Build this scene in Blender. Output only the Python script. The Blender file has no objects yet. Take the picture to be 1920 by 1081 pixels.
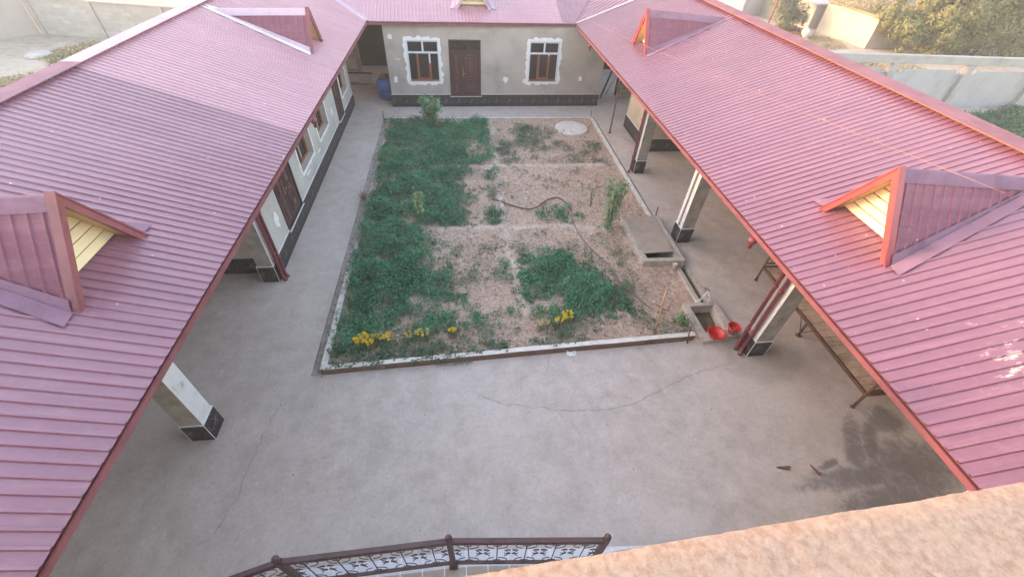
import bpy, bmesh, math, random
import numpy as np
from mathutils import Vector, Matrix
from mathutils.geometry import tessellate_polygon
random.seed(7); RNG = np.random.default_rng(7)
R = math.radians
SC = bpy.context.scene
COL = SC.collection

# ------------------------------------------------------------------ camera
H = 7.6
def cam_axes(P, Ro, Y):
    P, Ro, Y = R(P), R(Ro), R(Y)
    fw = Vector((0, math.cos(P), -math.sin(P))); up = Vector((0, math.sin(P), math.cos(P))); rt = Vector((1, 0, 0))
    rt, up = math.cos(Ro)*rt + math.sin(Ro)*up, -math.sin(Ro)*rt + math.cos(Ro)*up
    Z = Matrix.Rotation(Y, 3, 'Z')
    return Z @ rt, Z @ up, Z @ fw
rt, up, fw = cam_axes(43.768, 3.431, -8.339)
cd = bpy.data.cameras.new('camera'); cam = bpy.data.objects.new('camera', cd); COL.objects.link(cam)
m = Matrix.Identity(4)
for i in range(3):
    m[i][0] = rt[i]; m[i][1] = up[i]; m[i][2] = -fw[i]
m[2][3] = H
cam.matrix_world = m
cd.sensor_width = 36; cd.lens = 789.86/1920*36; cd.clip_start = 0.01; cd.clip_end = 600
SC.camera = cam

# ------------------------------------------------------------------ sky, sun, exposure
SUN_EL = 7.0; SUN_AZ = -76.0            # azimuth measured clockwise from +Y
w = bpy.data.worlds.new('World'); SC.world = w; w.use_nodes = True
nt = w.node_tree
sky = nt.nodes.new('ShaderNodeTexSky'); sky.sky_type = 'NISHITA'; sky.sun_disc = False
sky.sun_elevation = R(SUN_EL); sky.sun_rotation = R(SUN_AZ)
sky.air_density = 1.0; sky.dust_density = 1.5; sky.ozone_density = 1.0; sky.altitude = 300
bg = nt.nodes['Background']; bg.inputs[1].default_value = 0.15
wb = nt.nodes.new('ShaderNodeMix'); wb.data_type = 'RGBA'; wb.blend_type = 'MULTIPLY'; wb.inputs[0].default_value = 1.0
wb.inputs[7].default_value = (1.30, 1.03, 0.88, 1)                  # the camera's daylight-shade white balance
nt.links.new(sky.outputs[0], wb.inputs[6]); nt.links.new(wb.outputs[2], bg.inputs[0])
sl = bpy.data.lights.new('sun', 'SUN'); sl.energy = 0.38; sl.angle = R(0.6); sl.color = (1.0, 0.56, 0.38)
so = bpy.data.objects.new('sun', sl); COL.objects.link(so)
sd = Vector((math.sin(R(SUN_AZ))*math.cos(R(SUN_EL)), math.cos(R(SUN_AZ))*math.cos(R(SUN_EL)), math.sin(R(SUN_EL))))
so.rotation_euler = sd.to_track_quat('Z', 'Y').to_euler(); so.location = (0, 0, 30)
SC.view_settings.view_transform = 'Standard'; SC.view_settings.look = 'None'; SC.view_settings.gamma = 1
SC.view_settings.exposure = 3.3
SC.render.engine = 'CYCLES'

# ------------------------------------------------------------------ materials
class NT:
    def __init__(s, name):
        s.m = bpy.data.materials.new(name); s.m.use_nodes = True
        s.t = s.m.node_tree; s.b = s.t.nodes['Principled BSDF']
        s.tc = s.t.nodes.new('ShaderNodeTexCoord')
    def n(s, kind, **kw):
        x = s.t.nodes.new(kind)
        for k, v in kw.items(): setattr(x, k, v)
        return x
    def l(s, a, b): s.t.links.new(a, b)
    def val(s, x, i, v):
        if isinstance(v, bpy.types.NodeSocket): s.l(v, x.inputs[i])
        else: x.inputs[i].default_value = v
    def math(s, op, a, b=0.0, c=None, clamp=False):
        x = s.n('ShaderNodeMath', operation=op, use_clamp=clamp); s.val(x, 0, a); s.val(x, 1, b)
        if c is not None: s.val(x, 2, c)
        return x.outputs[0]
    def noise(s, scale, detail=5, rough=0.6, vec=None, stretch=None, dist=0.0):
        v = vec or s.tc.outputs['Object']
        if stretch:
            mp = s.n('ShaderNodeMapping'); mp.inputs['Scale'].default_value = stretch; s.l(v, mp.inputs[0]); v = mp.outputs[0]
        x = s.n('ShaderNodeTexNoise'); s.l(v, x.inputs['Vector'])
        x.inputs['Scale'].default_value = scale; x.inputs['Detail'].default_value = detail; x.inputs['Roughness'].default_value = rough
        x.inputs['Distortion'].default_value = dist
        return x.outputs['Fac']
    def ramp(s, f, stops):
        x = s.n('ShaderNodeValToRGB'); e = x.color_ramp.elements
        while len(e) < len(stops): e.new(0.5)
        for i, (p, c) in enumerate(stops):
            e[i].position = p; e[i].color = (*c, 1) if len(c) == 3 else c
        s.l(f, x.inputs[0]); return x.outputs['Color']
    def fac(s, f, lo, hi, smooth=True):
        x = s.n('ShaderNodeMapRange'); x.interpolation_type = 'SMOOTHSTEP' if smooth else 'LINEAR'
        s.l(f, x.inputs[0]); x.inputs[1].default_value = lo; x.inputs[2].default_value = hi
        return x.outputs[0]
    def mix(s, f, a, b, mode='MIX'):
        x = s.n('ShaderNodeMix', data_type='RGBA', blend_type=mode)
        s.val(x, 0, f)
        for i, c in ((6, a), (7, b)):
            if isinstance(c, bpy.types.NodeSocket): s.l(c, x.inputs[i])
            else: x.inputs[i].default_value = (*c, 1)
        return x.outputs[2]
    def col(s, c):
        if isinstance(c, bpy.types.NodeSocket): s.l(c, s.b.inputs['Base Color'])
        else: s.b.inputs['Base Color'].default_value = (*c, 1)
    def bump(s, f, strength, dist=0.02, prev=None):
        x = s.n('ShaderNodeBump'); x.inputs['Strength'].default_value = strength; x.inputs['Distance'].default_value = dist
        s.l(f, x.inputs['Height'])
        if prev: s.l(prev, x.inputs['Normal'])
        s.l(x.outputs[0], s.b.inputs['Normal']); return x.outputs[0]
    def set(s, **kw):
        for k, v in kw.items():
            i = s.b.inputs[k.replace('_', ' ')]
            if isinstance(v, bpy.types.NodeSocket): s.l(v, i)
            else: i.default_value = v
    def xyz(s):
        x = s.n('ShaderNodeSeparateXYZ'); s.l(s.tc.outputs['Object'], x.inputs[0]); return x.outputs

def simple(name, c, rough=0.7, var=0.18, scale=6, bump=0.0, bscale=60, metallic=0.0, spec=0.5, dark=None):
    t = NT(name)
    d = dark or tuple(x*(1-var*2) for x in c); b = tuple(min(1, x*(1+var)) for x in c)
    f = t.noise(scale, 8, 0.65)
    t.col(t.ramp(f, [(0.3, d), (0.5, c), (0.72, b)]))
    t.set(Roughness=rough, Metallic=metallic); t.b.inputs['Specular IOR Level'].default_value = spec
    if bump: t.bump(t.noise(bscale, 6, 0.7), bump, 0.01)
    return t.m
M = {}

def roof_mat(name, base, light, rough=0.36, blotch=0.0):
    t = NT(name)
    f = t.noise(0.5, 4, 0.5); f2 = t.noise(9, 6, 0.7, stretch=(1, 1, 1))
    c = t.ramp(f, [(0.3, base), (0.7, light)])
    c = t.mix(t.math('MULTIPLY', t.fac(f2, 0.5, 0.8), 0.30), c, (0.42, 0.33, 0.34))       # dust film
    X = t.xyz()
    sh = t.math('FRACT', t.math('MULTIPLY', t.math('SINE', t.math('MULTIPLY', t.math('FLOOR', t.math('DIVIDE', X[1], 1.136)), 12.9898)), 437.585))
    c = t.mix(t.math('MULTIPLY', sh, 0.16), c, tuple(x*0.62 for x in base))                  # sheet to sheet difference
    st1 = t.noise(2.0, 6, 0.7, stretch=(0.3, 5.0, 0.3)); st2 = t.noise(7.0, 6, 0.7, stretch=(0.35, 3.0, 0.35))
    c = t.mix(t.math('MULTIPLY', t.fac(st1, 0.45, 0.68), 0.28), c, tuple(min(1, x*1.25+0.06) for x in light))
    c = t.mix(t.math('MULTIPLY', t.fac(st2, 0.52, 0.72), 0.30), c, tuple(x*0.72 for x in base))
    v = t.n('ShaderNodeTexVoronoi', feature='F1'); t.l(t.tc.outputs['Object'], v.inputs['Vector']); v.inputs['Scale'].default_value = 7
    sep = t.n('ShaderNodeSeparateColor'); t.l(v.outputs['Color'], sep.inputs[0])
    spot = t.math('MULTIPLY', t.fac(v.outputs['Distance'], 0.16, 0.05), t.fac(sep.outputs[0], 0.90 if not blotch else 0.80, 0.97))
    if blotch:
        d = t.math('ADD', t.math('POWER', t.math('SUBTRACT', X[0], 6.75), 2.0), t.math('POWER', t.math('MULTIPLY', t.math('SUBTRACT', X[1], 2.25), 1.3), 2.0))
        mk = t.fac(d, 1.5, 0.1)
        bl = t.fac(t.math('ADD', t.noise(4.5, 6, 0.75, stretch=(1, 2.5, 1)), t.math('MULTIPLY', mk, 0.13)), 0.665, 0.74)
        bl = t.math('MULTIPLY', bl, mk)
        spot = t.math('MAXIMUM', spot, bl)
    c = t.mix(t.math('MULTIPLY', spot, 0.75), c, (0.72, 0.62, 0.6))
    t.col(c)
    t.set(Roughness=t.math('ADD', t.math('MULTIPLY', f2, 0.25), rough-0.1))
    t.b.inputs['Specular IOR Level'].default_value = 1.0
    t.b.inputs['Coat Weight'].default_value = 0.5; t.b.inputs['Coat Roughness'].default_value = 0.28
    t.bump(t.noise(3.0, 3, 0.5), 0.15, 0.03, t.bump(t.noise(120, 3, 0.6), 0.08, 0.004))
    return t.m
M['roof_new'] = roof_mat('roof_sheet_pink', (0.41, 0.205, 0.27), (0.47, 0.25, 0.325), 0.42)
M['roof'] = roof_mat('roof_sheet_maroon', (0.235, 0.098, 0.155), (0.28, 0.13, 0.19), 0.36)
M['roof_right'] = roof_mat('roof_sheet_maroon_spotted', (0.200, 0.080, 0.135), (0.245, 0.105, 0.165), 0.36, blotch=1.0)
M['cap'] = simple('roof_cap_metal', (0.25, 0.155, 0.22), 0.85, 0.12, 2, 0.08, 20, spec=0.1)
M['cap_new'] = simple('roof_cap_metal_pale', (0.50, 0.40, 0.49), 0.85, 0.08, 2, 0.08, 20, spec=0.1)
M['cap_white'] = simple('roof_flashing_film', (0.74, 0.68, 0.74), 0.35, 0.06, 2, 0.08, 20)
M['trim'] = simple('red_trim_metal', (0.33, 0.06, 0.07), 0.4, 0.1, 3, 0.05, 20)
M['gutter'] = simple('gutter_metal', (0.22, 0.075, 0.09), 0.4, 0.15, 3, 0.06, 20)
M['pipe'] = simple('downpipe_metal', (0.17, 0.035, 0.05), 0.35, 0.15, 3, 0.06, 20)
M['cream'] = simple('cream_siding', (0.78, 0.68, 0.42), 0.5, 0.06, 4, 0.05, 30)
M['soffit_wood'] = simple('soffit_board', (0.62, 0.46, 0.22), 0.6, 0.08, 4, 0.05, 30)
M['groove'] = simple('siding_gap_shade', (0.13, 0.09, 0.04), 0.7, 0.06, 4)  # dark colour paints the shade lines between the siding boards
M['ceiling'] = simple('ceiling_board', (0.25, 0.18, 0.13), 0.8, 0.1, 2)

def plaster(name, c, gritty=1.0):
    t = NT(name)
    f = t.noise(1.1, 8, 0.62); g = t.noise(45, 5, 0.75)
    cc = t.ramp(f, [(0.28, tuple(x*0.72 for x in c)), (0.5, c), (0.75, tuple(min(1, x*1.16) for x in c))])
    cc = t.mix(t.math('MULTIPLY', t.fac(g, 0.35, 0.7), 0.25*gritty), cc, tuple(x*0.55 for x in c))
    X = t.xyz()
    low = t.math('MULTIPLY', t.fac(t.math('ADD', X[2], t.math('MULTIPLY', f, 0.9)), 1.25, 0.75), 0.25)   # splash dirt over the plinth
    cc = t.mix(low, cc, tuple(x*0.6 for x in c))
    t.col(cc); t.set(Roughness=0.92); t.b.inputs['Specular IOR Level'].default_value = 0.2
    t.bump(g, 0.5*gritty, 0.01)
    return t.m
M['wall'] = plaster('rough_plaster', (0.45, 0.405, 0.375))
M['wall_left'] = plaster('rough_plaster_pale', (0.52, 0.51, 0.49))
M['wall_room'] = plaster('rough_plaster_warm', (0.50, 0.44, 0.37))
M['patch'] = simple('white_putty', (0.80, 0.79, 0.80), 0.85, 0.06, 12, 0.25, 50)
M['reveal'] = plaster('reveal_plaster', (0.55, 0.50, 0.47))
M['whitewash'] = None
t = NT('pillar_whitewash')
f = t.noise(2.2, 7, 0.7)
t.col(t.ramp(f, [(0.34, (0.40, 0.41, 0.38)), (0.42, (0.62, 0.63, 0.64)), (0.7, (0.74, 0.75, 0.77))]))
t.set(Roughness=0.85); t.bump(t.noise(40, 5, 0.7), 0.35, 0.01); M['whitewash'] = t.m
t = NT('pillar_concrete')
t.col(t.ramp(t.noise(3, 8, 0.75), [(0.3, (0.17, 0.165, 0.155)), (0.55, (0.32, 0.315, 0.30)), (0.75, (0.43, 0.42, 0.41))]))
t.set(Roughness=0.9); t.bump(t.noise(50, 6, 0.7), 0.6, 0.01); M['pillar'] = t.m

# black veined marble tiles: the same printed vein on every tile
t = NT('black_marble_tile')
X = t.xyz(); along = t.math('ADD', X[0], X[1])
fr = t.math('FRACT', t.math('DIVIDE', along, 0.6)); zz = t.math('DIVIDE', X[2], 0.6)
cmb = t.n('ShaderNodeCombineXYZ'); t.l(fr, cmb.inputs[0]); t.l(zz, cmb.inputs[1]); cmb.inputs[2].default_value = 3.3
vein = None
for sc_, off, th in ((3.1, 0.0, 0.011), (4.3, 5.0, 0.008)):
    mp = t.n('ShaderNodeMapping'); mp.inputs['Location'].default_value = (off, off, 0); mp.inputs['Rotation'].default_value = (0, 0, 0.6+off); t.l(cmb.outputs[0], mp.inputs[0])
    nn = t.noise(sc_, 3, 0.55, vec=mp.outputs[0], dist=1.2)
    vv = t.fac(t.math('ABSOLUTE', t.math('SUBTRACT', nn, 0.5)), th, 0.0)
    vein = vv if vein is None else t.math('MAXIMUM', vein, vv)
dx = t.math('SUBTRACT', fr, 0.55); dy = t.math('SUBTRACT', zz, 0.42)
rad = t.math('SQRT', t.math('ADD', t.math('MULTIPLY', dx, dx), t.math('MULTIPLY', dy, dy)))
for a_, b_ in ((0.9, 0.35), (0.25, -0.95), (0.7, 0.75)):
    ln = t.math('ABSOLUTE', t.math('ADD', t.math('MULTIPLY', dx, b_), t.math('MULTIPLY', dy, -a_)))
    star = t.math('MULTIPLY', t.fac(ln, 0.016, 0.003), t.fac(rad, 0.24, 0.12))
    vein = t.math('MAXIMUM', vein, star)
cmask = t.fac(t.noise(2.5, 3, 0.5), 0.35, 0.55)
joint = t.math('LESS_THAN', fr, 0.012)
c = t.mix(t.math('MULTIPLY', vein, 0.5), (0.016, 0.014, 0.019), (0.36, 0.34, 0.35))
c = t.mix(t.math('MULTIPLY', joint, 0.6), c, (0.16, 0.15, 0.15))
c = t.mix(t.math('MULTIPLY', t.fac(t.noise(5, 6, 0.7), 0.4, 0.8), 0.2), c, (0.08, 0.07, 0.07))
t.col(c); t.set(Roughness=0.45); t.b.inputs['Specular IOR Level'].default_value = 0.25; M['marble'] = t.m
M['white'] = simple('white_trim', (0.72, 0.73, 0.76), 0.5, 0.06, 8)
M['frame_white'] = simple('white_pvc_film', (0.62, 0.70, 0.80), 0.35, 0.06, 8)
M['frame_brown'] = simple('brown_pvc', (0.23, 0.075, 0.045), 0.4, 0.15, 8)
M['frame_brown2'] = simple('brown_wood_frame', (0.26, 0.13, 0.085), 0.5, 0.15, 8)
t = NT('dark_glass'); t.col((0.022, 0.02, 0.02)); t.set(Roughness=0.08); M['glass'] = t.m
M['door'] = simple('brown_steel_door', (0.058, 0.024, 0.026), 0.42, 0.15, 5, 0.12, 60)
M['door_relief'] = simple('brown_steel_door_highlight', (0.115, 0.055, 0.055), 0.35, 0.1, 5)  # lighter brown paints the highlights on the raised panels
M['brass'] = simple('brass', (0.42, 0.33, 0.18), 0.35, 0.1, 8, metallic=0.8)
M['silver'] = simple('steel', (0.55, 0.55, 0.55), 0.35, 0.1, 8, metallic=0.7)
M['railing'] = simple('brown_iron', (0.080, 0.046, 0.054), 0.42, 0.2, 9, 0.1, 60)
M['bed_metal'] = simple('rusty_bed_steel', (0.11, 0.055, 0.04), 0.6, 0.25, 9, 0.1, 60)

# concrete
t = NT('courtyard_concrete')
f1 = t.noise(0.35, 8, 0.62); f2 = t.noise(2.6, 9, 0.7); f3 = t.noise(34, 8, 0.8); f4 = t.noise(1.3, 6, 0.6, stretch=(1, 0.35, 1))
c = t.ramp(f2, [(0.30, (0.39, 0.35, 0.315)), (0.5, (0.485, 0.435, 0.425)), (0.70, (0.57, 0.52, 0.505))])
c = t.mix(t.math('MULTIPLY', t.fac(f1, 0.42, 0.68), 0.6), c, (0.59, 0.54, 0.53))
c = t.mix(t.math('MULTIPLY', t.fac(f4, 0.52, 0.75), 0.45), c, (0.36, 0.335, 0.32))
c = t.mix(t.math('MULTIPLY', t.fac(f3, 0.52, 0.68), 0.5), c, (0.30, 0.275, 0.265))
c = t.mix(t.math('MULTIPLY', t.fac(t.noise(75, 4, 0.7), 0.60, 0.72), 0.5), c, (0.20, 0.18, 0.175))
c = t.mix(t.math('MULTIPLY', t.fac(t.noise(0.9, 9, 0.78, dist=0.8), 0.50, 0.62), 0.22), c, (0.33, 0.30, 0.295))
c = t.mix(t.math('MULTIPLY', t.fac(t.noise(14, 9, 0.82, dist=0.5), 0.50, 0.60), 0.42), c, (0.35, 0.32, 0.315))
c = t.mix(t.math('MULTIPLY', t.fac(t.noise(19, 8, 0.8, dist=0.5), 0.56, 0.66), 0.5), c, (0.70, 0.665, 0.66))
# white lime smears
sm = t.math('MULTIPLY', t.fac(t.noise(2.1, 8, 0.75, stretch=(1.6, 0.6, 1)), 0.60, 0.70), 0.5)
c = t.mix(sm, c, (0.66, 0.63, 0.63))
X = t.xyz()
def blob(cx, cy, rx, ry, ang=0.0):
    ca, sa = math.cos(ang), math.sin(ang)
    ax = t.math('SUBTRACT', X[0], cx); ay = t.math('SUBTRACT', X[1], cy)
    u = t.math('DIVIDE', t.math('ADD', t.math('MULTIPLY', ax, ca), t.math('MULTIPLY', ay, sa)), rx)
    v = t.math('DIVIDE', t.math('SUBTRACT', t.math('MULTIPLY', ay, ca), t.math('MULTIPLY', ax, sa)), ry)
    return t.math('ADD', t.math('MULTIPLY', u, u), t.math('MULTIPLY', v, v))
soot = None
nz = t.noise(3.6, 8, 0.75, dist=0.6)
for (cx, cy, rx, ry, an) in ((7.35, 3.0, 0.22, 0.75, -0.55), (7.75, 3.1, 0.18, 0.55, -0.6), (7.0, 2.48, 1.15, 0.22, 0.05), (8.2, 2.55, 0.95, 0.6, 0.1), (6.6, 2.75, 0.25, 0.08, 0.3), (8.4, 3.5, 0.4, 0.35, 0), (7.4, 2.05, 1.1, 0.3, 0.1)):
    d = t.math('ADD', blob(cx, cy, rx, ry, an), t.math('MULTIPLY', t.math('SUBTRACT', nz, 0.5), 3.4))
    k = t.fac(d, 1.5, 0.1); soot = k if soot is None else t.math('MAXIMUM', soot, k)
c = t.mix(t.math('MULTIPLY', soot, 0.68), c, (0.10, 0.098, 0.11))
damp = t.math('MULTIPLY', t.fac(t.math('ADD', blob(6.6, 5.2, 1.0, 0.7), t.math('MULTIPLY', t.math('SUBTRACT', nz, 0.5), 2.0)), 1.4, 0.2), 0.35)
c = t.mix(damp, c, (0.2, 0.18, 0.17))
orange = t.math('MULTIPLY', t.fac(t.math('ADD', blob(6.31, 7.49, 0.16, 0.12), t.math('SUBTRACT', nz, 0.5)), 1.0, 0.6), 0.6)
c = t.mix(orange, c, (0.14, 0.08, 0.045))
c = t.mix(0.35, c, t.mix(1.0, c, (1.04, 0.99, 0.94), 'MULTIPLY'))
t.col(c); t.set(Roughness=0.88); t.b.inputs['Specular IOR Level'].default_value = 0.3
t.bump(f3, 0.5, 0.008, t.bump(f2, 0.3, 0.02)); M['concrete'] = t.m
M['crack'] = simple('crack_dark', (0.30, 0.27, 0.26), 0.95, 0.3, 20)
M['kerb'] = simple('kerb_concrete_pale', (0.66, 0.62, 0.60), 0.85, 0.12, 5, 0.4, 50)
M['kerb_side'] = simple('kerb_side_brown', (0.17, 0.115, 0.10), 0.9, 0.15, 4, 0.3, 50)
M['kerb_grey'] = simple('kerb_concrete_grey', (0.46, 0.42, 0.39), 0.9, 0.16, 5, 0.5, 50)
M['cement'] = simple('trough_cement', (0.43, 0.385, 0.35), 0.9, 0.18, 6, 0.5, 40)
M['cement_in'] = simple('trough_cement_wet', (0.22, 0.20, 0.185), 0.8, 0.2, 6, 0.5, 40)
M['lid'] = simple('weathered_lid_sheet', (0.36, 0.30, 0.27), 0.6, 0.12, 3, 0.15, 30)
M['dark'] = simple('void_shade', (0.015, 0.013, 0.012), 0.9, 0.1)  # near-black colour paints the shade in rooms, alleys and holes
M['drain_dirt'] = simple('drain_dirt', (0.36, 0.32, 0.30), 0.95, 0.25, 8, 0.8, 30)
t = NT('murky_water'); t.col(t.ramp(t.noise(4, 5, 0.6), [(0.35, (0.075, 0.058, 0.025)), (0.7, (0.15, 0.12, 0.055))]))
t.set(Roughness=0.06); t.bump(t.noise(14, 2, 0.5), 0.12, 0.01); M['water'] = t.m
# soil
t = NT('garden_soil')
f1 = t.noise(0.8, 8, 0.65); f2 = t.noise(9, 9, 0.75); f3 = t.noise(42, 7, 0.8)
c = t.ramp(f2, [(0.36, (0.29, 0.185, 0.145)), (0.47, (0.46, 0.335, 0.275)), (0.62, (0.62, 0.50, 0.43))])
c = t.mix(t.math('MULTIPLY', t.fac(f1, 0.40, 0.7), 0.55), c, (0.53, 0.36, 0.275))
c = t.mix(t.math('MULTIPLY', t.fac(f3, 0.5, 0.75), 0.4), c, (0.16, 0.115, 0.085))
at = t.n('ShaderNodeVertexColor', layer_name='ridge')
c = t.mix(t.math('MULTIPLY', at.outputs['Color'], 0.6), c, (0.70, 0.60, 0.54))              # pale crumbly soil of the ridges
t.col(c); t.set(Roughness=0.97); t.b.inputs['Specular IOR Level'].default_value = 0.15
t.bump(f3, 0.8, 0.02, t.bump(f2, 0.8, 0.04)); M['soil'] = t.m
# yard ground outside
t = NT('yard_ground')
f1 = t.noise(0.25, 8, 0.65); f2 = t.noise(2.0, 9, 0.75); f3 = t.noise(11, 7, 0.8)
c = t.ramp(f2, [(0.3, (0.30, 0.25, 0.20)), (0.5, (0.44, 0.385, 0.32)), (0.7, (0.55, 0.49, 0.43))])
c = t.mix(t.math('MULTIPLY', t.fac(f1, 0.45, 0.62), 0.6), c, (0.52, 0.48, 0.43))
c = t.mix(t.math('MULTIPLY', t.fac(f3, 0.5, 0.75), 0.5), c, (0.22, 0.19, 0.14))
t.col(c); t.set(Roughness=0.97); t.bump(f3, 0.8, 0.05, t.bump(f2, 0.7, 0.12)); M['ground'] = t.m
def block_mat(name, c, bw, bh, mortar, dirt=0.4):
    t = NT(name)
    X = t.xyz(); along = t.math('ADD', X[0], t.math('MULTIPLY', X[1], 0.9))
    cb = t.n('ShaderNodeCombineXYZ'); t.l(along, cb.inputs[0]); t.l(X[2], cb.inputs[1])
    br = t.n('ShaderNodeTexBrick'); t.l(cb.outputs[0], br.inputs['Vector'])
    br.inputs['Color1'].default_value = (*c, 1); br.inputs['Color2'].default_value = (*[x*0.82 for x in c], 1); br.inputs['Mortar'].default_value = (*mortar, 1)
    br.inputs['Scale'].default_value = 1; br.inputs['Brick Width'].default_value = bw; br.inputs['Row Height'].default_value = bh; br.inputs['Mortar Size'].default_value = 0.012
    cc = t.mix(t.math('MULTIPLY', t.fac(t.noise(2.5, 8, 0.7), 0.4, 0.75), dirt), br.outputs['Color'], tuple(x*0.6 for x in c))
    t.col(cc); t.set(Roughness=0.93); t.bump(t.noise(30, 6, 0.7), 0.4, 0.02, t.bump(br.outputs['Fac'], -0.6, 0.02)); return t.m
M['block'] = block_mat('pale_block_wall', (0.47, 0.465, 0.46), 0.42, 0.2, (0.39, 0.38, 0.375))
M['block_grey'] = block_mat('grey_block', (0.36, 0.34, 0.33), 0.42, 0.21, (0.14, 0.13, 0.12))
M['grey_plaster'] = simple('grey_cement_wall', (0.42, 0.39, 0.37), 0.93, 0.1, 1.2, 0.4, 30)
M['fence'] = simple('fence_concrete', (0.34, 0.33, 0.33), 0.9, 0.1, 1.5, 0.4, 30)
M['fence_panel'] = simple('fence_panel_concrete', (0.345, 0.345, 0.37), 0.92, 0.1, 1.2, 0.5, 25)
M['lime'] = simple('lime_washed_wall', (0.47, 0.42, 0.35), 0.93, 0.07, 1.2, 0.3, 20)
M['lime_grey'] = simple('grey_washed_wall', (0.40, 0.39, 0.39), 0.93, 0.08, 1.2, 0.3, 20)
M['slate'] = simple('cement_sheet_roof', (0.42, 0.42, 0.41), 0.85, 0.15, 1.5, 0.4, 12)
M['thatch'] = simple('weedy_roof_edge', (0.24, 0.20, 0.13), 0.95, 0.3, 5, 0.8, 20)
t = NT('parapet_clay_render')
f1 = t.noise(9, 8, 0.7); f2 = t.noise(75, 8, 0.72, dist=0.2); f3 = t.noise(260, 6, 0.8)
c = t.ramp(f2, [(0.38, (0.275, 0.195, 0.155)), (0.5, (0.34, 0.255, 0.215)), (0.62, (0.40, 0.315, 0.27))])
c = t.mix(t.math('MULTIPLY', t.fac(f1, 0.4, 0.7), 0.35), c, (0.40, 0.32, 0.25))
t.col(c); t.set(Roughness=0.95); t.b.inputs['Specular IOR Level'].default_value = 0.2
t.bump(f3, 0.9, 0.002, t.bump(f2, 0.7, 0.003)); M['parapet'] = t.m
M['facade'] = simple('facade_render', (0.42, 0.34, 0.28), 0.93, 0.1, 2, 0.4, 30)
t = NT('porch_tiles')
X = t.xyz()
jx = t.math('LESS_THAN', t.math('FRACT', t.math('DIVIDE', t.math('SUBTRACT', X[0], 0.118), 0.305)), 0.05)
jy = t.math('LESS_THAN', t.math('FRACT', t.math('DIVIDE', t.math('SUBTRACT', X[1], 0.5), 0.61)), 0.02)
c = t.ramp(t.noise(5, 8, 0.7), [(0.3, (0.34, 0.30, 0.28)), (0.7, (0.46, 0.42, 0.40))])
t.col(t.mix(t.math('MAXIMUM', jx, jy), c, (0.74, 0.74, 0.76))); t.set(Roughness=0.45); M['tiles'] = t.m
t = NT('porch_edge_tiles')
X = t.xyz()
jx = t.math('LESS_THAN', t.math('FRACT', t.math('DIVIDE', t.math('SUBTRACT', X[0], 0.118), 0.305)), 0.03)
c = t.ramp(t.noise(5, 8, 0.7), [(0.3, (0.52, 0.54, 0.62)), (0.7, (0.64, 0.66, 0.74))])
t.col(t.mix(jx, c, (0.85, 0.85, 0.87))); t.set(Roughness=0.4); M['edge_tiles'] = t.m
M['wood'] = simple('weathered_planks', (0.52, 0.40, 0.33), 0.8, 0.25, 3, 0.3, 30)
M['stick'] = simple('bare_stick', (0.42, 0.29, 0.19), 0.8, 0.15, 9)
M['iron'] = simple('rusty_rod', (0.13, 0.07, 0.05), 0.7, 0.2, 9)
M['rust'] = simple('rusty_scrap', (0.17, 0.085, 0.06), 0.85, 0.25, 14, 0.5, 50)
t = NT('red_plastic'); t.col((0.50, 0.014, 0.012)); t.set(Roughness=0.3); t.b.inputs['Subsurface Weight'].default_value = 0.0; M['red'] = t.m
M['cream_cup'] = simple('cream_plastic', (0.70, 0.62, 0.54), 0.4, 0.04)
M['blue'] = simple('blue_drum_plastic', (0.02, 0.12, 0.40), 0.5, 0.2, 3, 0.1, 20)
M['brown_rag'] = simple('brown_cloth', (0.10, 0.085, 0.055), 0.9, 0.3, 9)
M['board'] = simple('pale_board', (0.52, 0.47, 0.42), 0.8, 0.1, 3)
M['pvc'] = simple('white_tap_pipe', (0.75, 0.75, 0.76), 0.4, 0.05)
M['bag'] = simple('white_plastic_bag', (0.72, 0.74, 0.76), 0.4, 0.05, 12)
M['hose_red'] = simple('red_brown_hose', (0.16, 0.06, 0.05), 0.5, 0.15, 9)
M['hose_grey'] = simple('dusty_hose', (0.22, 0.165, 0.14), 0.7, 0.15, 9)
M['wire'] = simple('pale_wire', (0.26, 0.17, 0.18), 0.9, 0.05, spec=0.1)
M['cable'] = simple('black_cable', (0.03, 0.03, 0.03), 0.5, 0.05)
M['bark'] = simple('bark', (0.12, 0.09, 0.065), 0.95, 0.3, 9, 0.6, 40)
def leaf_mat(name, dark, mid, light, rough=0.6):
    t = NT(name); g = t.n('ShaderNodeNewGeometry')
    c = t.ramp(g.outputs['Random Per Island'], [(0.0, dark), (0.5, mid), (1.0, light)])
    f = t.noise(1.3, 4, 0.6)
    c = t.mix(t.math('MULTIPLY', t.fac(f, 0.4, 0.65), 0.45), c, light)
    c = t.mix(t.math('MULTIPLY', t.fac(t.noise(0.55, 4, 0.6), 0.42, 0.62), 0.22), c, tuple(x*1.1+0.04 for x in light))
    t.col(c); t.set(Roughness=rough); t.b.inputs['Specular IOR Level'].default_value = 0.3
    tr = t.n('ShaderNodeBsdfTranslucent'); t.l(c, tr.inputs[0])
    mx = t.n('ShaderNodeMixShader'); mx.inputs[0].default_value = 0.25
    out = t.t.nodes['Material Output']; t.l(t.b.outputs[0], mx.inputs[1]); t.l(tr.outputs[0], mx.inputs[2]); t.l(mx.outputs[0], out.inputs[0])
    return t.m
M['alfalfa'] = leaf_mat('alfalfa_leaves', (0.004, 0.055, 0.026), (0.035, 0.20, 0.10), (0.15, 0.38, 0.22))
M['alfalfa_grey'] = leaf_mat('dusty_weed_leaves', (0.035, 0.10, 0.06), (0.10, 0.20, 0.125), (0.22, 0.32, 0.22))
M['broad'] = leaf_mat('broad_leaves', (0.03, 0.085, 0.045), (0.06, 0.13, 0.075), (0.12, 0.19, 0.12))
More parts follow.
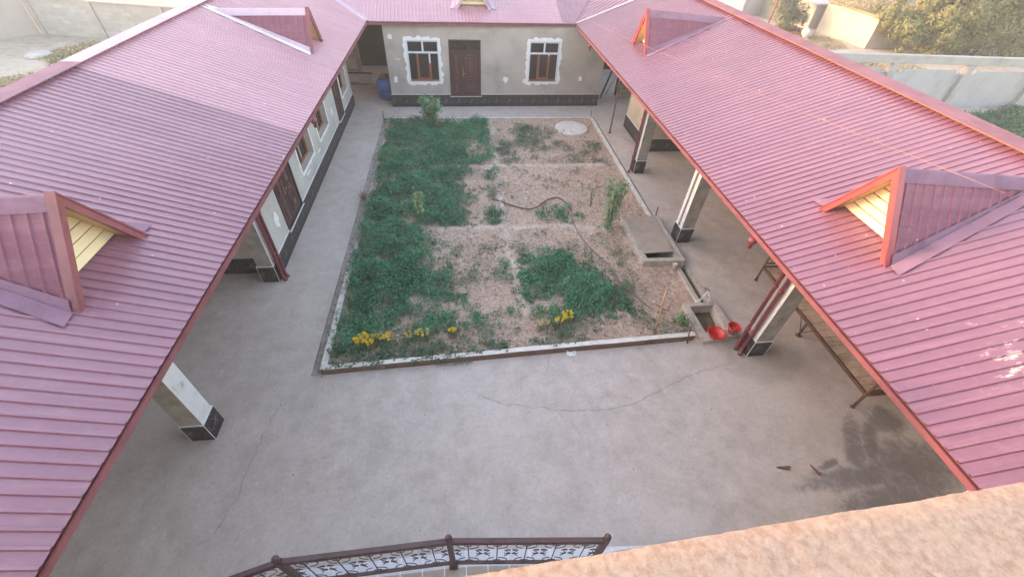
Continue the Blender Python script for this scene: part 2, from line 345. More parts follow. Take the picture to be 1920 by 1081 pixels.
M['peach'] = leaf_mat('peach_leaves', (0.07, 0.18, 0.08), (0.14, 0.28, 0.13), (0.24, 0.39, 0.21))
M['pale_leaf'] = leaf_mat('pale_green_leaves', (0.14, 0.26, 0.10), (0.25, 0.38, 0.18), (0.38, 0.50, 0.28))
M['tree_leaf'] = leaf_mat('willow_leaves', (0.085, 0.11, 0.045), (0.155, 0.185, 0.08), (0.26, 0.28, 0.13))
M['tree_leaf2'] = leaf_mat('dusty_tree_leaves', (0.10, 0.125, 0.08), (0.16, 0.19, 0.125), (0.25, 0.27, 0.185))
M['weed'] = leaf_mat('yard_weed_leaves', (0.05, 0.11, 0.06), (0.09, 0.16, 0.09), (0.15, 0.22, 0.13))
M['straw'] = leaf_mat('straw_litter', (0.13, 0.07, 0.055), (0.45, 0.33, 0.27), (0.76, 0.64, 0.56), 0.9)
M['dry'] = leaf_mat('dry_weed', (0.17, 0.07, 0.05), (0.25, 0.12, 0.09), (0.32, 0.18, 0.13), 0.9)
M['drygrass'] = leaf_mat('dry_grass', (0.22, 0.19, 0.11), (0.36, 0.31, 0.20), (0.50, 0.44, 0.30), 0.9)
M['yellow'] = leaf_mat('yellow_petals', (0.62, 0.36, 0.015), (0.80, 0.55, 0.02), (0.85, 0.68, 0.06))
M['faded'] = leaf_mat('faded_petals', (0.40, 0.27, 0.12), (0.55, 0.42, 0.20), (0.66, 0.58, 0.36))

# ------------------------------------------------------------------ mesh helpers
class MB:
    def __init__(s): s.v = []; s.f = []; s.m = []; s.sm = []
    def add(s, vs, fs, mi=0, smooth=False):
        o = len(s.v); s.v += [tuple(p) for p in vs]
        for f in fs: s.f.append(tuple(i+o for i in f)); s.m.append(mi); s.sm.append(smooth)
        return s
    def box(s, x0, x1, y0, y1, z0, z1, mi=0):
        v = [(x0, y0, z0), (x1, y0, z0), (x1, y1, z0), (x0, y1, z0), (x0, y0, z1), (x1, y0, z1), (x1, y1, z1), (x0, y1, z1)]
        return s.add(v, [(0, 3, 2, 1), (4, 5, 6, 7), (0, 1, 5, 4), (1, 2, 6, 5), (2, 3, 7, 6), (3, 0, 4, 7)], mi)
    def hexa(s, lower, upper, mi=0):
        n = len(lower); v = list(lower)+list(upper)
        return s.add(v, [tuple(range(n))[::-1], tuple(range(n, 2*n))]+[(i, (i+1) % n, n+(i+1) % n, n+i) for i in range(n)], mi)
    def beam(s, a, b, w, h, upv=(0, 0, 1), mi=0):
        a = Vector(a); b = Vector(b); d = (b-a).normalized(); sd_ = d.cross(Vector(upv)).normalized(); u = sd_.cross(d)
        lo = [a+sd_*w/2*i+u*h/2*j for i, j in ((-1, -1), (1, -1), (1, 1), (-1, 1))]; hi = [p+(b-a) for p in lo]
        return s.hexa(lo, hi, mi)
    def strip(s, a, b, wv, tv, mi=0):     # plank from a to b, width vector wv, thickness vector tv
        a = Vector(a); b = Vector(b); wv = Vector(wv); tv = Vector(tv)
        return s.hexa([a, b, b+wv, a+wv], [a+tv, b+tv, b+wv+tv, a+wv+tv], mi)
    def tube(s, pts, r, n=8, mi=0, caps=True, smooth=True):
        pts = [Vector(p) for p in pts]; rr = r if isinstance(r, (list, tuple)) else [r]*len(pts)
        vs = []; prev = None
        for i, p in enumerate(pts):
            d = (pts[min(i+1, len(pts)-1)]-pts[max(i-1, 0)]).normalized()
            if prev is None: a = d.orthogonal().normalized()
            else: a = (prev-d*prev.dot(d)).normalized()
            prev = a; b = d.cross(a)
            vs += [p+(a*math.cos(2*math.pi*k/n)+b*math.sin(2*math.pi*k/n))*rr[i] for k in range(n)]
        fs = [(i*n+k, i*n+(k+1) % n, (i+1)*n+(k+1) % n, (i+1)*n+k) for i in range(len(pts)-1) for k in range(n)]
        s.add(vs, fs, mi, smooth)
        if caps:
            o = len(s.v)-len(vs)
            s.f += [tuple(o+k for k in range(n))[::-1], tuple(o+(len(pts)-1)*n+k for k in range(n))]; s.m += [mi, mi]; s.sm += [False, False]
        return s
    def lathe(s, c, prof, n=24, mi=0, smooth=True, sq=(1, 1)):
        vs = [(c[0]+r*sq[0]*math.cos(2*math.pi*k/n), c[1]+r*sq[1]*math.sin(2*math.pi*k/n), c[2]+z) for r, z in prof for k in range(n)]
        fs = [(i*n+k, i*n+(k+1) % n, (i+1)*n+(k+1) % n, (i+1)*n+k) for i in range(len(prof)-1) for k in range(n)]
        return s.add(vs, fs, mi, smooth)
    def build(s, name, mats, parent=None, loc=None, fr=None, bevel=0.0, fix=True):
        v = s.v
        if fr: v = [fr(*p) for p in v]
        off = Vector(loc) if loc is not None else Vector((0, 0, 0))
        v = [(p[0]-off[0], p[1]-off[1], p[2]-off[2]) for p in v]
        me = bpy.data.meshes.new(name); me.from_pydata(v, [], s.f)
        mats = mats if isinstance(mats, (list, tuple)) else [mats]
        for x in mats: me.materials.append(x)
        me.polygons.foreach_set('material_index', s.m); me.polygons.foreach_set('use_smooth', s.sm)
        if fix:
            bm = bmesh.new(); bm.from_mesh(me); bmesh.ops.recalc_face_normals(bm, faces=bm.faces[:]); bm.to_mesh(me); bm.free()
        me.update()
        o = bpy.data.objects.new(name, me); COL.objects.link(o); o.location = off
        if parent: put(o, parent)
        if bevel:
            bv = o.modifiers.new('bevel', 'BEVEL'); bv.width = bevel; bv.segments = 2; bv.limit_method = 'ANGLE'
        return o
def put(o, parent):
    o.parent = parent
    pm = parent.matrix_world if parent.parent else Matrix.Translation(parent.location)
    root = parent
    while root.parent: root = root.parent
    o.matrix_parent_inverse = Matrix.Translation(-root.location) if parent is root else Matrix.Identity(4)
def thing(name, label, cat, loc, group=None):
    o = bpy.data.objects.new(name, None); COL.objects.link(o); o.location = loc; o.empty_display_size = 0.2
    return tag(o, label, cat, group)
def tag(o, label, cat, group=None):
    o['label'] = label; o['category'] = cat
    if group: o['group'] = group
    return o
def stuff(o, label, cat): o['kind'] = 'stuff'; return tag(o, label, cat)
def struct(o, label=None, cat=None):
    o['kind'] = 'structure'
    if label: o['label'] = label
    if cat: o['category'] = cat
    return o

def leaves(name, C, N, size, aspect, mats, parent=None, loc=None, fold=0.0):
    """C centres (n,3), N normals (n,3): one rhombic leaf each."""
    n = len(C); C = np.asarray(C, float); N = np.asarray(N, float)
    N /= np.linalg.norm(N, axis=1, keepdims=True)+1e-9
    A = RNG.normal(size=(n, 3)); A -= (A*N).sum(1, keepdims=True)*N; A /= np.linalg.norm(A, axis=1, keepdims=True)+1e-9
    B = np.cross(N, A); sz = (np.asarray(size)*(0.6+0.8*RNG.random(n)))[:, None] if np.ndim(size) == 0 else np.asarray(size)[:, None]
    a = A*sz/2; b = B*sz*aspect/2
    V = np.stack([C-a, C+b+N*sz*fold, C+a, C-b+N*sz*fold], 1).reshape(-1, 3)
    if loc is not None: V = V-np.array(loc)
    me = bpy.data.meshes.new(name); me.vertices.add(4*n); me.vertices.foreach_set('co', V.ravel())
    me.loops.add(4*n); me.loops.foreach_set('vertex_index', np.arange(4*n, dtype=np.int32))
    me.polygons.add(n); me.polygons.foreach_set('loop_start', np.arange(0, 4*n, 4, dtype=np.int32)); me.polygons.foreach_set('loop_total', np.full(n, 4, dtype=np.int32))
    me.update(calc_edges=True); me.validate()
    for x in (mats if isinstance(mats, list) else [mats]): me.materials.append(x)
    o = bpy.data.objects.new(name, me); COL.objects.link(o)
    if loc is not None: o.location = loc
    if parent: put(o, parent)
    return o

def wall_mb(mb, s0, s1, z0, z1, d0, d1, ops, mi=0, mr=0):
    """wall in local (s,d,z) with rectangular openings (s0,s1,z0,z1)."""
    ss = sorted({s0, s1} | {x for o in ops for x in o[:2]}); zs = sorted({z0, z1} | {x for o in ops for x in o[2:4]})
    def solid(a, b):
        if not (s0 < a < s1 and z0 < b < z1): return None
        return not any(o[0] < a < o[1] and o[2] < b < o[3] for o in ops)
    for i in range(len(ss)-1):
        for j in range(len(zs)-1):
            a, b, c, d = ss[i], ss[i+1], zs[j], zs[j+1]; cs, cz = (a+b)/2, (c+d)/2
            if not solid(cs, cz): continue
            mb.add([(a, d0, c), (b, d0, c), (b, d0, d), (a, d0, d)], [(0, 1, 2, 3)], mi)
            mb.add([(a, d1, c), (b, d1, c), (b, d1, d), (a, d1, d)], [(0, 3, 2, 1)], mi)
            nb = [(solid(a-1e-3, cz), (a, c, a, d)), (solid(b+1e-3, cz), (b, c, b, d)), (solid(cs, c-1e-3), (a, c, b, c)), (solid(cs, d+1e-3), (a, d, b, d))]
            for st, (p, q, r_, t_) in nb:
                if st is True: continue
                mb.add([(p, d0, q), (r_, d0, t_), (r_, d1, t_), (p, d1, q)], [(0, 1, 2, 3)], mr if st is False else mi)

def blobby(cs, cz, rs, rz, n=9, jag=0.25, seed=0):
    r = random.Random(seed); pts = []
    for k in range(n):
        a = 2*math.pi*k/n; q = 1+jag*(r.random()-0.5)*2
        pts.append((cs+rs*q*math.cos(a), cz+rz*q*math.sin(a)))
    return pts
def plate(mb, pts, d0, d1, mi=0):          # flat shape in (s,z) extruded along d
    mb.hexa([(p[0], d0, p[1]) for p in pts], [(p[0], d1, p[1]) for p in pts], mi); return mb
def ring_plaster(mb, o, w0, jag, d0, d1, seed=0, bottom_extra=0.0):
    """irregular putty band round an opening."""
    r = random.Random(seed); s0, s1, z0, z1 = o
    inner = []; outer = []
    def side(p, q, nrm, n):
        for k in range(n):
            f = k/n; x = p[0]+(q[0]-p[0])*f; z = p[1]+(q[1]-p[1])*f
            if k == 0:
                c = (x-(s0+s1)/2, z-(z0+z1)/2); wq = w0*(0.75+jag*r.random()*0.6)
                inner.append((x, z)); outer.append((x+math.copysign(wq*0.9, c[0]), z+math.copysign(wq*0.9, c[1])))
            else:
                wq = w0*(1+jag*(r.random()-0.42)*1.6); inner.append((x, z)); outer.append((x+nrm[0]*wq, z+nrm[1]*wq))
    side((s0, z0), (s1, z0), (0, -1), 14); side((s1, z0), (s1, z1), (1, 0), 18); side((s1, z1), (s0, z1), (0, 1), 14); side((s0, z1), (s0, z0), (-1, 0), 18)
    n = len(inner)
    v = [(p[0], d0, p[1]) for p in inner]+[(p[0], d0, p[1]) for p in outer]+[(p[0], d1, p[1]) for p in inner]+[(p[0], d1, p[1]) for p in outer]
    f = []
    for i in range(n):
        j = (i+1) % n
        f += [(i, j, n+j, n+i), (n+i, n+j, 3*n+j, 3*n+i), (i, 2*n+i, 2*n+j, j)]
    mb.add(v, f)

# ------------------------------------------------------------------ ground, pavement, garden
def poly_mesh(name, outer, holes, z, mat):
    loops = [[Vector((x, y, z)) for x, y in outer]]+[[Vector((x, y, z)) for x, y in h] for h in holes]
    tris = tessellate_polygon(loops); vs = [p for l in loops for p in l]
    mb = MB(); mb.add(vs, [tuple(t_) for t_ in tris]); o = mb.build(name, mat, fix=False)
    me = o.data
    bm = bmesh.new(); bm.from_mesh(me)
    for f in bm.faces:
        f.normal_update()
        if f.normal.z < 0: f.normal_flip()
    bm.to_mesh(me); bm.free(); return o
PX0, PX1, PY0, PY1 = -10.9, 12.9, -3.0, 27.0
g = poly_mesh('ground', [(-260, -150), (260, -150), (260, 330), (-260, 330)], [[(PX0, PY0), (PX1, PY0), (PX1, PY1), (PX0, PY1)]], -0.02, M['ground'])
struct(g, 'pale dusty yard earth around the houses', 'ground')
GARD = [(-3.33, 5.47), (5.40, 5.84), (5.40, 5.70), (6.38, 5.82), (6.34, 6.98), (6.30, 6.98), (6.30, 8.5), (6.12, 8.5), (6.12, 18.95), (-3.33, 18.78)]
pv = poly_mesh('courtyard_pavement', [(PX0, PY0), (PX1, PY0), (PX1, PY1), (PX0, PY1)], [GARD], 0.0, M['concrete'])
struct(pv, 'stained grey concrete paving of the courtyard', 'pavement')
# cracks in the paving: thin dark lines 4 mm above it
def crack(pts, w, seed):
    r = random.Random(seed); P = []
    for (a, b) in zip(pts[:-1], pts[1:]):
        n = max(2, int(math.hypot(b[0]-a[0], b[1]-a[1])/0.09))
        for k in range(n): P.append((a[0]+(b[0]-a[0])*k/n+r.uniform(-.028, .028), a[1]+(b[1]-a[1])*k/n+r.uniform(-.028, .028)))
    P.append(pts[-1]); mb = MB(); vs = []
    for i, p in enumerate(P):
        q = P[min(i+1, len(P)-1)]; o_ = P[max(i-1, 0)]; d = Vector((q[0]-o_[0], q[1]-o_[1])).normalized(); ww = w*(0.25+0.9*r.random())*0.5
        vs += [(p[0]-d.y*ww, p[1]+d.x*ww, 0.004), (p[0]+d.y*ww, p[1]-d.x*ww, 0.004)]
    mb.add(vs, [(2*i, 2*i+1, 2*i+3, 2*i+2) for i in range(len(P)-1)]); return mb.build('crack', M['crack'], parent=pv, fix=False)
for i, (pts, w_) in enumerate([([(0.06, 4.79), (0.6, 4.5), (1.1, 4.4), (1.96, 4.24), (2.7, 4.2), (3.33, 4.31), (4.1, 4.62), (4.87, 4.92), (5.85, 5.14)], 0.017),
        ([(-3.75, 4.9), (-3.88, 4.36), (-3.93, 3.85), (-3.98, 3.12), (-4.15, 2.57)], 0.015), ([(1.77, 5.65), (1.70, 5.45), (1.64, 5.23), (1.7, 4.9)], 0.014),
        ([(-4.75, 8.86), (-3.40, 8.85)], 0.012), ([(-4.75, 12.9), (-3.4, 12.86)], 0.010), ([(1.9, 4.2), (2.02, 3.7), (1.95, 3.4)], 0.007),
        ([(6.15, 7.1), (6.9, 7.0), (7.6, 7.1)], 0.010), ([(6.14, 13.3), (7.2, 13.25)], 0.010), ([(6.65, 17.3), (7.4, 15.3)], 0.012)]):
    crack(pts, w_, i)

# garden soil: displaced grid
def in_poly(x, y, P):
    r = False; j = len(P)-1
    for i in range(len(P)):
        if (P[i][1] > y) != (P[j][1] > y) and x < (P[j][0]-P[i][0])*(y-P[i][1])/(P[j][1]-P[i][1])+P[i][0]: r = not r
        j = i
    return r
def front_y(x): return 5.50+(x+3.1)*0.0427
RIDGES = [([(1.30, 18.5), (1.24, 14.48), (1.18, 10.45), (1.31, 8.7), (1.42, 7.0)], 0.055), ([(-0.9, 10.55), (1.2, 10.5), (3.4, 10.5), (4.4, 10.3)], 0.04), ([(-1.1, 14.33), (1.2, 14.4), (5.4, 14.4)], 0.045)]
def seg_d(x, y, a, b):
    dx, dy = b[0]-a[0], b[1]-a[1]; t_ = max(0, min(1, ((x-a[0])*dx+(y-a[1])*dy)/(dx*dx+dy*dy))); return math.hypot(x-a[0]-t_*dx, y-a[1]-t_*dy)
from mathutils import noise as mn
def soil_z(x, y):
    z = 0.03*mn.noise(Vector((x*1.1, y*1.1, 0)))+0.022*mn.noise(Vector((x*5, y*5, 3)))+0.012*mn.noise(Vector((x*13, y*13, 9)))
    for P, h in RIDGES:
        d = min(seg_d(x, y, P[i], P[i+1]) for i in range(len(P)-1))+0.05*mn.noise(Vector((x*3, y*3, 7)))
        z += h*math.exp(-(d/0.13)**2)
    # clods beside the right kerb
    if x > 4.6 and 10.4 < y < 13.6: z += 0.05*abs(mn.noise(Vector((x*9, y*9, 1))))*min(1, (x-4.6)*2)
    if x > 4.3 and y < 8.4: z -= 0.03*min(1, (x-4.3))
    return z+0.0
mb = MB(); st = 0.06; nx = int((6.02+3.12)/st)+1; ny = int((18.86-5.46)/st)+1; idx = {}
for j in range(ny):
    for i in range(nx):
        x = -3.12+i*st; y = 5.46+j*st
        if y < front_y(x)+0.02: y = front_y(x)+0.02
        idx[i, j] = len(mb.v); mb.v.append((x, y, soil_z(x, y)))
for j in range(ny-1):
    for i in range(nx-1):
        x = -3.12+(i+.5)*st; y = 5.46+(j+.5)*st
        if (x > 5.50 and y < 6.86) or (x > 5.02 and 8.62 < y < 10.55) or (x > 5.97 and 6.8 < y < 8.7) or y < front_y(x)-0.02: continue
        mb.f.append((idx[i, j], idx[i+1, j], idx[i+1, j+1], idx[i, j+1])); mb.m.append(0); mb.sm.append(True)
soil = struct(mb.build('garden_soil', M['soil'], fix=False), 'dry reddish garden soil divided by low ridges', 'soil')
ca = soil.data.color_attributes.new('ridge', 'FLOAT_COLOR', 'POINT')
def ridge_w(x, y): return max(math.exp(-((min(seg_d(x, y, P[i], P[i+1]) for i in range(len(P)-1))+0.06*mn.noise(Vector((x*4, y*4, 7))))/0.12)**2) for P, h in RIDGES)
cv = np.ones((len(soil.data.vertices), 4), dtype=np.float32)
for i, v_ in enumerate(soil.data.vertices): cv[i, :3] = ridge_w(v_.co.x, v_.co.y)
ca.data.foreach_set('color', cv.ravel())
# drain grooves beside the beds
mb = MB()
mb.add([(-3.33, 5.47, -0.05), (-3.11, 5.48, -0.05), (-3.11, 18.8, -0.05), (-3.33, 18.78, -0.05)], [(0, 1, 2, 3)])
mb.add([(-3.332, 5.47, 0), (-3.332, 18.78, 0), (-3.332, 18.78, -.06), (-3.332, 5.47, -.06)], [(0, 1, 2, 3)])
mb.add([(6.01, 10.5, -0.05), (6.122, 10.5, -0.05), (6.122, 18.95, -0.05), (6.01, 18.95, -0.05)], [(0, 1, 2, 3)])
mb.add([(6.122, 8.4, 0), (6.122, 18.95, 0), (6.122, 18.95, -.06), (6.122, 8.4, -.06)], [(0, 1, 2, 3)])
mb.add([(-3.2, 18.80, -0.04), (6.1, 18.9, -0.04), (6.1, 18.96, -0.04), (-3.2, 18.96, -0.04)], [(0, 1, 2, 3)])
mb.add([(-3.33, 5.38, -0.045), (5.4, 5.74, -0.045), (5.4, 5.86, -0.045), (-3.33, 5.5, -0.045)], [(0, 1, 2, 3)])
struct(mb.build('drain_groove', M['drain_dirt'], fix=False), 'dirty shallow drain grooves round the garden bed', 'drain')
# kerbs
def kerb(name, pts, w_, z0, z1, mats, label, wob=0.006, seed=1):
    r = random.Random(seed); mb = MB(); n = len(pts)
    P = []
    for a, b in zip(pts[:-1], pts[1:]):
        k = max(1, int(math.hypot(b[0]-a[0], b[1]-a[1])/0.35))
        P += [(a[0]+(b[0]-a[0])*i/k, a[1]+(b[1]-a[1])*i/k) for i in range(k)]
    P.append(pts[-1]); d = Vector((pts[-1][0]-pts[0][0], pts[-1][1]-pts[0][1])).normalized(); nv = Vector((-d.y, d.x)); vs = []
    for p in P:
        a = Vector(p)+nv*r.uniform(-wob, wob); b = Vector(p)+nv*(w_+r.uniform(-wob, wob)); zt = z1+r.uniform(-wob, wob)
        vs += [(a.x, a.y, z0), (b.x, b.y, z0), (b.x, b.y, zt), (a.x, a.y, zt)]
    fs = []; ms = []
    for i in range(len(P)-1):
        o = 4*i
        mb_f = [((o+3, o+7, o+6, o+2), 0), ((o, o+4, o+7, o+3), 1), ((o+1, o+2, o+6, o+5), 1)]
        fs += mb_f
    fs += [((0, 3, 2, 1), 0), ((4*len(P)-4, 4*len(P)-3, 4*len(P)-2, 4*len(P)-1), 0)]
    mb.v = vs; mb.f = [f for f, _ in fs]; mb.m = [m_ for _, m_ in fs]; mb.sm = [False]*len(fs)
    o = mb.build(name, mats); return tag(o, label, 'kerb')
kerb('kerb', [(-3.12, 5.50), (5.28, 5.86)], 0.12, -0.05, 0.145, [M['kerb'], M['kerb_side']], 'raised pale kerb with brown face along the near end of the garden')
kerb('kerb', [(-3.00, 5.64), (-3.00, 8.62)], 0.13, -0.05, 0.14, [M['kerb'], M['kerb_grey']], 'raised pale kerb board at the near left side of the garden', seed=2)
kerb('kerb', [(-3.03, 8.75), (-3.03, 18.75)], 0.10, -0.05, 0.02, [M['kerb_grey'], M['kerb_grey']], 'low worn kerb strip along the leafy left side of the garden', 0.012, 3)
kerb('kerb', [(6.02, 10.5), (6.02, 18.82)], 0.15, -0.05, 0.05, [M['kerb'], M['kerb_grey']], 'pale kerb strip along the right side of the garden', 0.01, 4)
kerb('kerb', [(-3.02, 18.70), (6.0, 18.80)], 0.10, -0.05, 0.04, [M['kerb'], M['kerb_grey']], 'thin kerb across the far end of the garden', 0.01, 5)

# ------------------------------------------------------------------ ribbed roof sheets
ZE = 3.42; TH = R(19.4); TT = math.tan(TH)
def ribs(name, P0, u, v, L0, L1, v0f, v1f, mats, parent, split=None, pitch=0.142, h=0.022, jitter=0.0):
    P0 = Vector(P0); u = Vector(u).normalized(); v = Vector(v).normalized(); nrm = u.cross(v).normalized()
    if nrm.z < 0: nrm = -nrm
    prof = [(0.0, 0), (0.099, 0), (0.108, h), (0.133, h)]
    mb = MB(); k = 0; rows = []
    n = int((L1-L0)/pitch)+1
    for i in range(n):
        for du, hh in prof:
            s_ = L0+i*pitch+du*pitch/0.142
            if s_ <= L1: rows.append((s_, hh*pitch/0.142))
    pv_ = None
    for s_, hh in rows:
        a, b = v0f(s_), v1f(s_)
        if b <= a+0.01: pv_ = None; continue
        wob = jitter*0.5*mn.noise(Vector((s_*0.7, 1, 1)))
        A = P0+u*s_+v*a+nrm*(hh+wob); B = P0+u*s_+v*b+nrm*(hh+wob)
        i0 = len(mb.v); mb.v += [tuple(A), tuple(B)]
        if pv_ is not None:
            mi = 0 if split is None else split(s_)
            mb.f.append((pv_, i0, i0+1, pv_+1)); mb.m.append(mi); mb.sm.append(False)
        pv_ = i0
    return mb.build(name, mats, parent=parent, fix=False)
cT, sT = math.cos(TH), math.sin(TH)
XR, XL = 5.05, -3.555
WR, WL = (9.12-XR)/cT, (XL+7.36)/cT     # slope lengths to the ridges
ZR = ZE+WR*sT; ZL = ZE+WL*sT

lw = thing('house_wing', 'long one-storey wing under the maroon ribbed roof, left of the garden', 'house wing', (-7.4, 10, 0), 'wings of the courtyard house')
bw = thing('house_wing', 'far one-storey wing with one brown door between two windows, across the end of the garden', 'house wing', (1.8, 23, 0), 'wings of the courtyard house')
rw = thing('house_wing', 'open pillared wing under the maroon ribbed roof, right of the garden', 'house wing', (9.1, 10, 0), 'wings of the courtyard house')

# left roof
def lv0(y): return 0 if y < 19.89 else (y-19.89)/0.97/cT
left_roof = ribs('roof', (XL, 0, ZE), (0, 1, 0), (-cT, 0, sT), 0.16, 23.6, lv0, lambda y: WL, [M['roof'], M['roof_new']], lw, split=lambda y: 1 if y > 9.62 else 0)
AO = R(28); HO = WL*sT
ribs('outer_slope', (-7.52-HO/math.tan(AO), 0, ZE), (0, 1, 0), (math.cos(AO), 0, math.sin(AO)), 0.16, 23.6, lambda y: 0, lambda y: HO/math.sin(AO)-0.02, M['roof'], left_roof)
right_roof = ribs('roof', (XR, 0, ZE), (0, 1, 0), (cT, 0, sT), 0.16, 20.70, lambda y: 0 if y < 20.32 else (y-20.32)/0.0833/cT, lambda y: WR, M['roof_right'], rw)
AO = R(25); HO = WR*sT
ribs('outer_slope', (9.38+HO/math.tan(AO), 0, ZE), (0, 1, 0), (-math.cos(AO), 0, math.sin(AO)), 0.16, 20.7, lambda y: 0, lambda y: HO/math.sin(AO)-0.02, M['roof_right'], right_roof)
# back roof, in its own slightly turned frame
BA = Vector((XL, 19.88, ZE)); BB = Vector((XR, 20.32, ZE)); be = (BB-BA).normalized(); bn = Vector((-be.y, be.x, 0)); BL = (BB-BA).length
bvec = bn*cT+Vector((0, 0, sT)); WB = 1.35/sT
V1 = Vector((0.89, 1.72, 0.59)); k1 = (V1.dot(be))/(V1.dot(bn))     # how far the right valley runs along the eave per metre in
def bv0(s_):
    if s_ < 0: return -s_*1.0/cT
    if s_ > BL: return (s_-BL)/k1/cT
    return 0
back_roof = ribs('roof', BA, be, bvec, -3.6, BL+3.85*k1, bv0, lambda s_: WB, [M['roof'], M['roof_new']], bw, split=lambda s_: 1 if s_ < 8.03 else 0)
ribs('outer_slope', BA+bn*2*WB*cT, be, -bn*cT+Vector((0, 0, sT)), -3.6, BL+2, lambda s_: 0, lambda s_: WB, M['roof'], back_roof)
# corner infill plane between back and right roofs
Cc = Vector((XR, 20.32, ZE)); T1 = Cc+V1*(1.35/0.59); T2 = Cc+Vector((2.4, 0.2, 0.86))*(1.35/0.86)
uu = (T2-T1).normalized(); LL = (T2-T1).length; cu = (Cc-T1).dot(uu); dv = (Cc-T1)-uu*cu; dl = dv.length
ribs('corner_infill', T1, uu, dv.normalized(), 0, LL, lambda s_: 0, lambda s_: dl*(s_/cu if s_ < cu else (LL-s_)/(LL-cu)), M['roof'], back_roof, pitch=0.2)
# valley caps and ridge caps
def cap(name, a, b, wv, mats, parent, lift=0.03, th=0.006):
    a = Vector(a); b = Vector(b); wv = Vector(wv); return MB().strip(a-wv/2+Vector((0, 0, lift)), b-wv/2+Vector((0, 0, lift)), wv, (0, 0, th)).build(name, mats, parent=parent)
cap('valley_cap', BA+Vector((0, 0, 0)), BA+Vector((-3.6, 3.68, 1.30)), (0.20, 0.20, 0), M['cap_new'], back_roof)
cap('valley_cap', Cc, T1, (0.11, -0.05, 0), M['cap'], back_roof)
cap('valley_cap', Cc, T2, (-0.02, 0.16, 0.0), M['cap_new'], back_roof)
def ridge_cap(X, z, y0, y1, win, wout, sg, mats, parent, lipmat):
    # sg: +1 courtyard side is at -X (right roof)
    mb = MB(); e = 0.004
    A = (X-sg*win, z+0.004); Bp = (X, z+0.012); Cp = (X+sg*wout, z+0.013)
    for (p, q) in ((A, Bp), (Bp, Cp)):
        mb.hexa([(p[0], y0, p[1]), (q[0], y0, q[1]), (q[0], y1, q[1]), (p[0], y1, p[1])], [(p[0], y0, p[1]+e), (q[0], y0, q[1]+e), (q[0], y1, q[1]+e), (p[0], y1, p[1]+e)])
    o = mb.build('ridge_cap', mats, parent=parent)
    l = MB(); l.box(A[0]-0.005, A[0]+0.005, y0, y1, A[1]-0.012, A[1]+0.004); l.build('lip', lipmat, parent=o); return o
ridge_cap(-7.36, ZL+0.015, 0.16, 9.62, 0.17, 0.19, -1, M['cap'], left_roof, M['cap'])
ridge_cap(-7.36, ZL+0.015, 9.63, 23.6, 0.17, 0.19, -1, M['cap_new'], left_roof, M['cap'])
M['lip'] = simple('sunlit_lip', (0.30, 0.11, 0.09), 0.9, 0.06, 4, spec=0.1)  # orange tone paints the lip as the edge catching the sun
M['cap_red'] = simple('roof_cap_red', (0.28, 0.135, 0.165), 0.9, 0.12, 2, 0.08, 20, spec=0.1)
ridge_cap(9.12, ZR+0.02, 0.16, 20.9, 0.24, 0.28, 1, M['cap_red'], right_roof, M['lip'])
# gutters: an open half channel hung under each eave
def gutter(a, b, out, parent, mats, w_=0.095, h_=0.10):
    a = Vector(a); b = Vector(b); out = Vector(out).normalized(); mb = MB(); th = 0.006; z = Vector((0, 0, 1))
    a0 = a-z*0.02; b0 = b-z*0.02
    mb.strip(a0-z*h_, b0-z*h_, -out*th, z*h_)                                  # back board
    mb.strip(a0-z*h_, b0-z*h_, out*w_, z*th)                                    # floor
    mb.strip(a0+out*w_-z*h_, b0+out*w_-z*h_, out*th, z*(h_-0.018))              # front
    mb.strip(a0+out*(w_-0.008)-z*0.022, b0+out*(w_-0.008)-z*0.022, out*0.026, z*0.008)   # rolled lip
    return mb.build('gutter', mats, parent=parent)
M['gutter_r'] = simple('gutter_metal_maroon', (0.19, 0.065, 0.085), 0.5, 0.15, 3, 0.06, 20)
gl = gutter((XL-0.03, 0.16, ZE), (XL-0.03, 19.86, ZE), (1, 0, 0), left_roof, M['gutter'], 0.032)
gr = gutter((XR+0.03, 0.16, ZE), (XR+0.03, 20.28, ZE), (-1, 0, 0), right_roof, M['gutter_r'], 0.03)
gb = gutter(BA+bn*0.03, BB+bn*0.03, -bn, back_roof, M['gutter'], 0.04)
def outlet(x, y, sgn, parent, mat):
    mb = MB(); mb.lathe((x, y, ZE-0.12), [(0.0, 0.0), (0.075, 0.0), (0.075, -0.07), (0.04, -0.13), (0.04, -0.2)], 14)
    mb.build('gutter_outlet', mat, parent=parent)
outlet(XR-0.02, 17.6, 1, gr, M['pipe']); outlet(XR-0.02, 5.45, 1, gr, M['pipe']); outlet(XL+0.02, 10.6, -1, gl, M['pipe'])
# ceilings / soffits
MB().box(-10.2, XL-0.03, 0.16, 19.6, ZE-0.10, ZE-0.06).build('ceiling', M['ceiling'], parent=lw)
MB().box(XR+0.03, 12.3, 0.16, 20.2, ZE-0.10, ZE-0.06).build('ceiling', M['ceiling'], parent=rw)
MB().box(0.0, BL, 0.03, 3.0, ZE-0.10, ZE-0.06).build('ceiling', M['ceiling'], parent=bw, fr=lambda a, b, z: tuple(Vector((BA.x, BA.y, z))+be*a+bn*b))

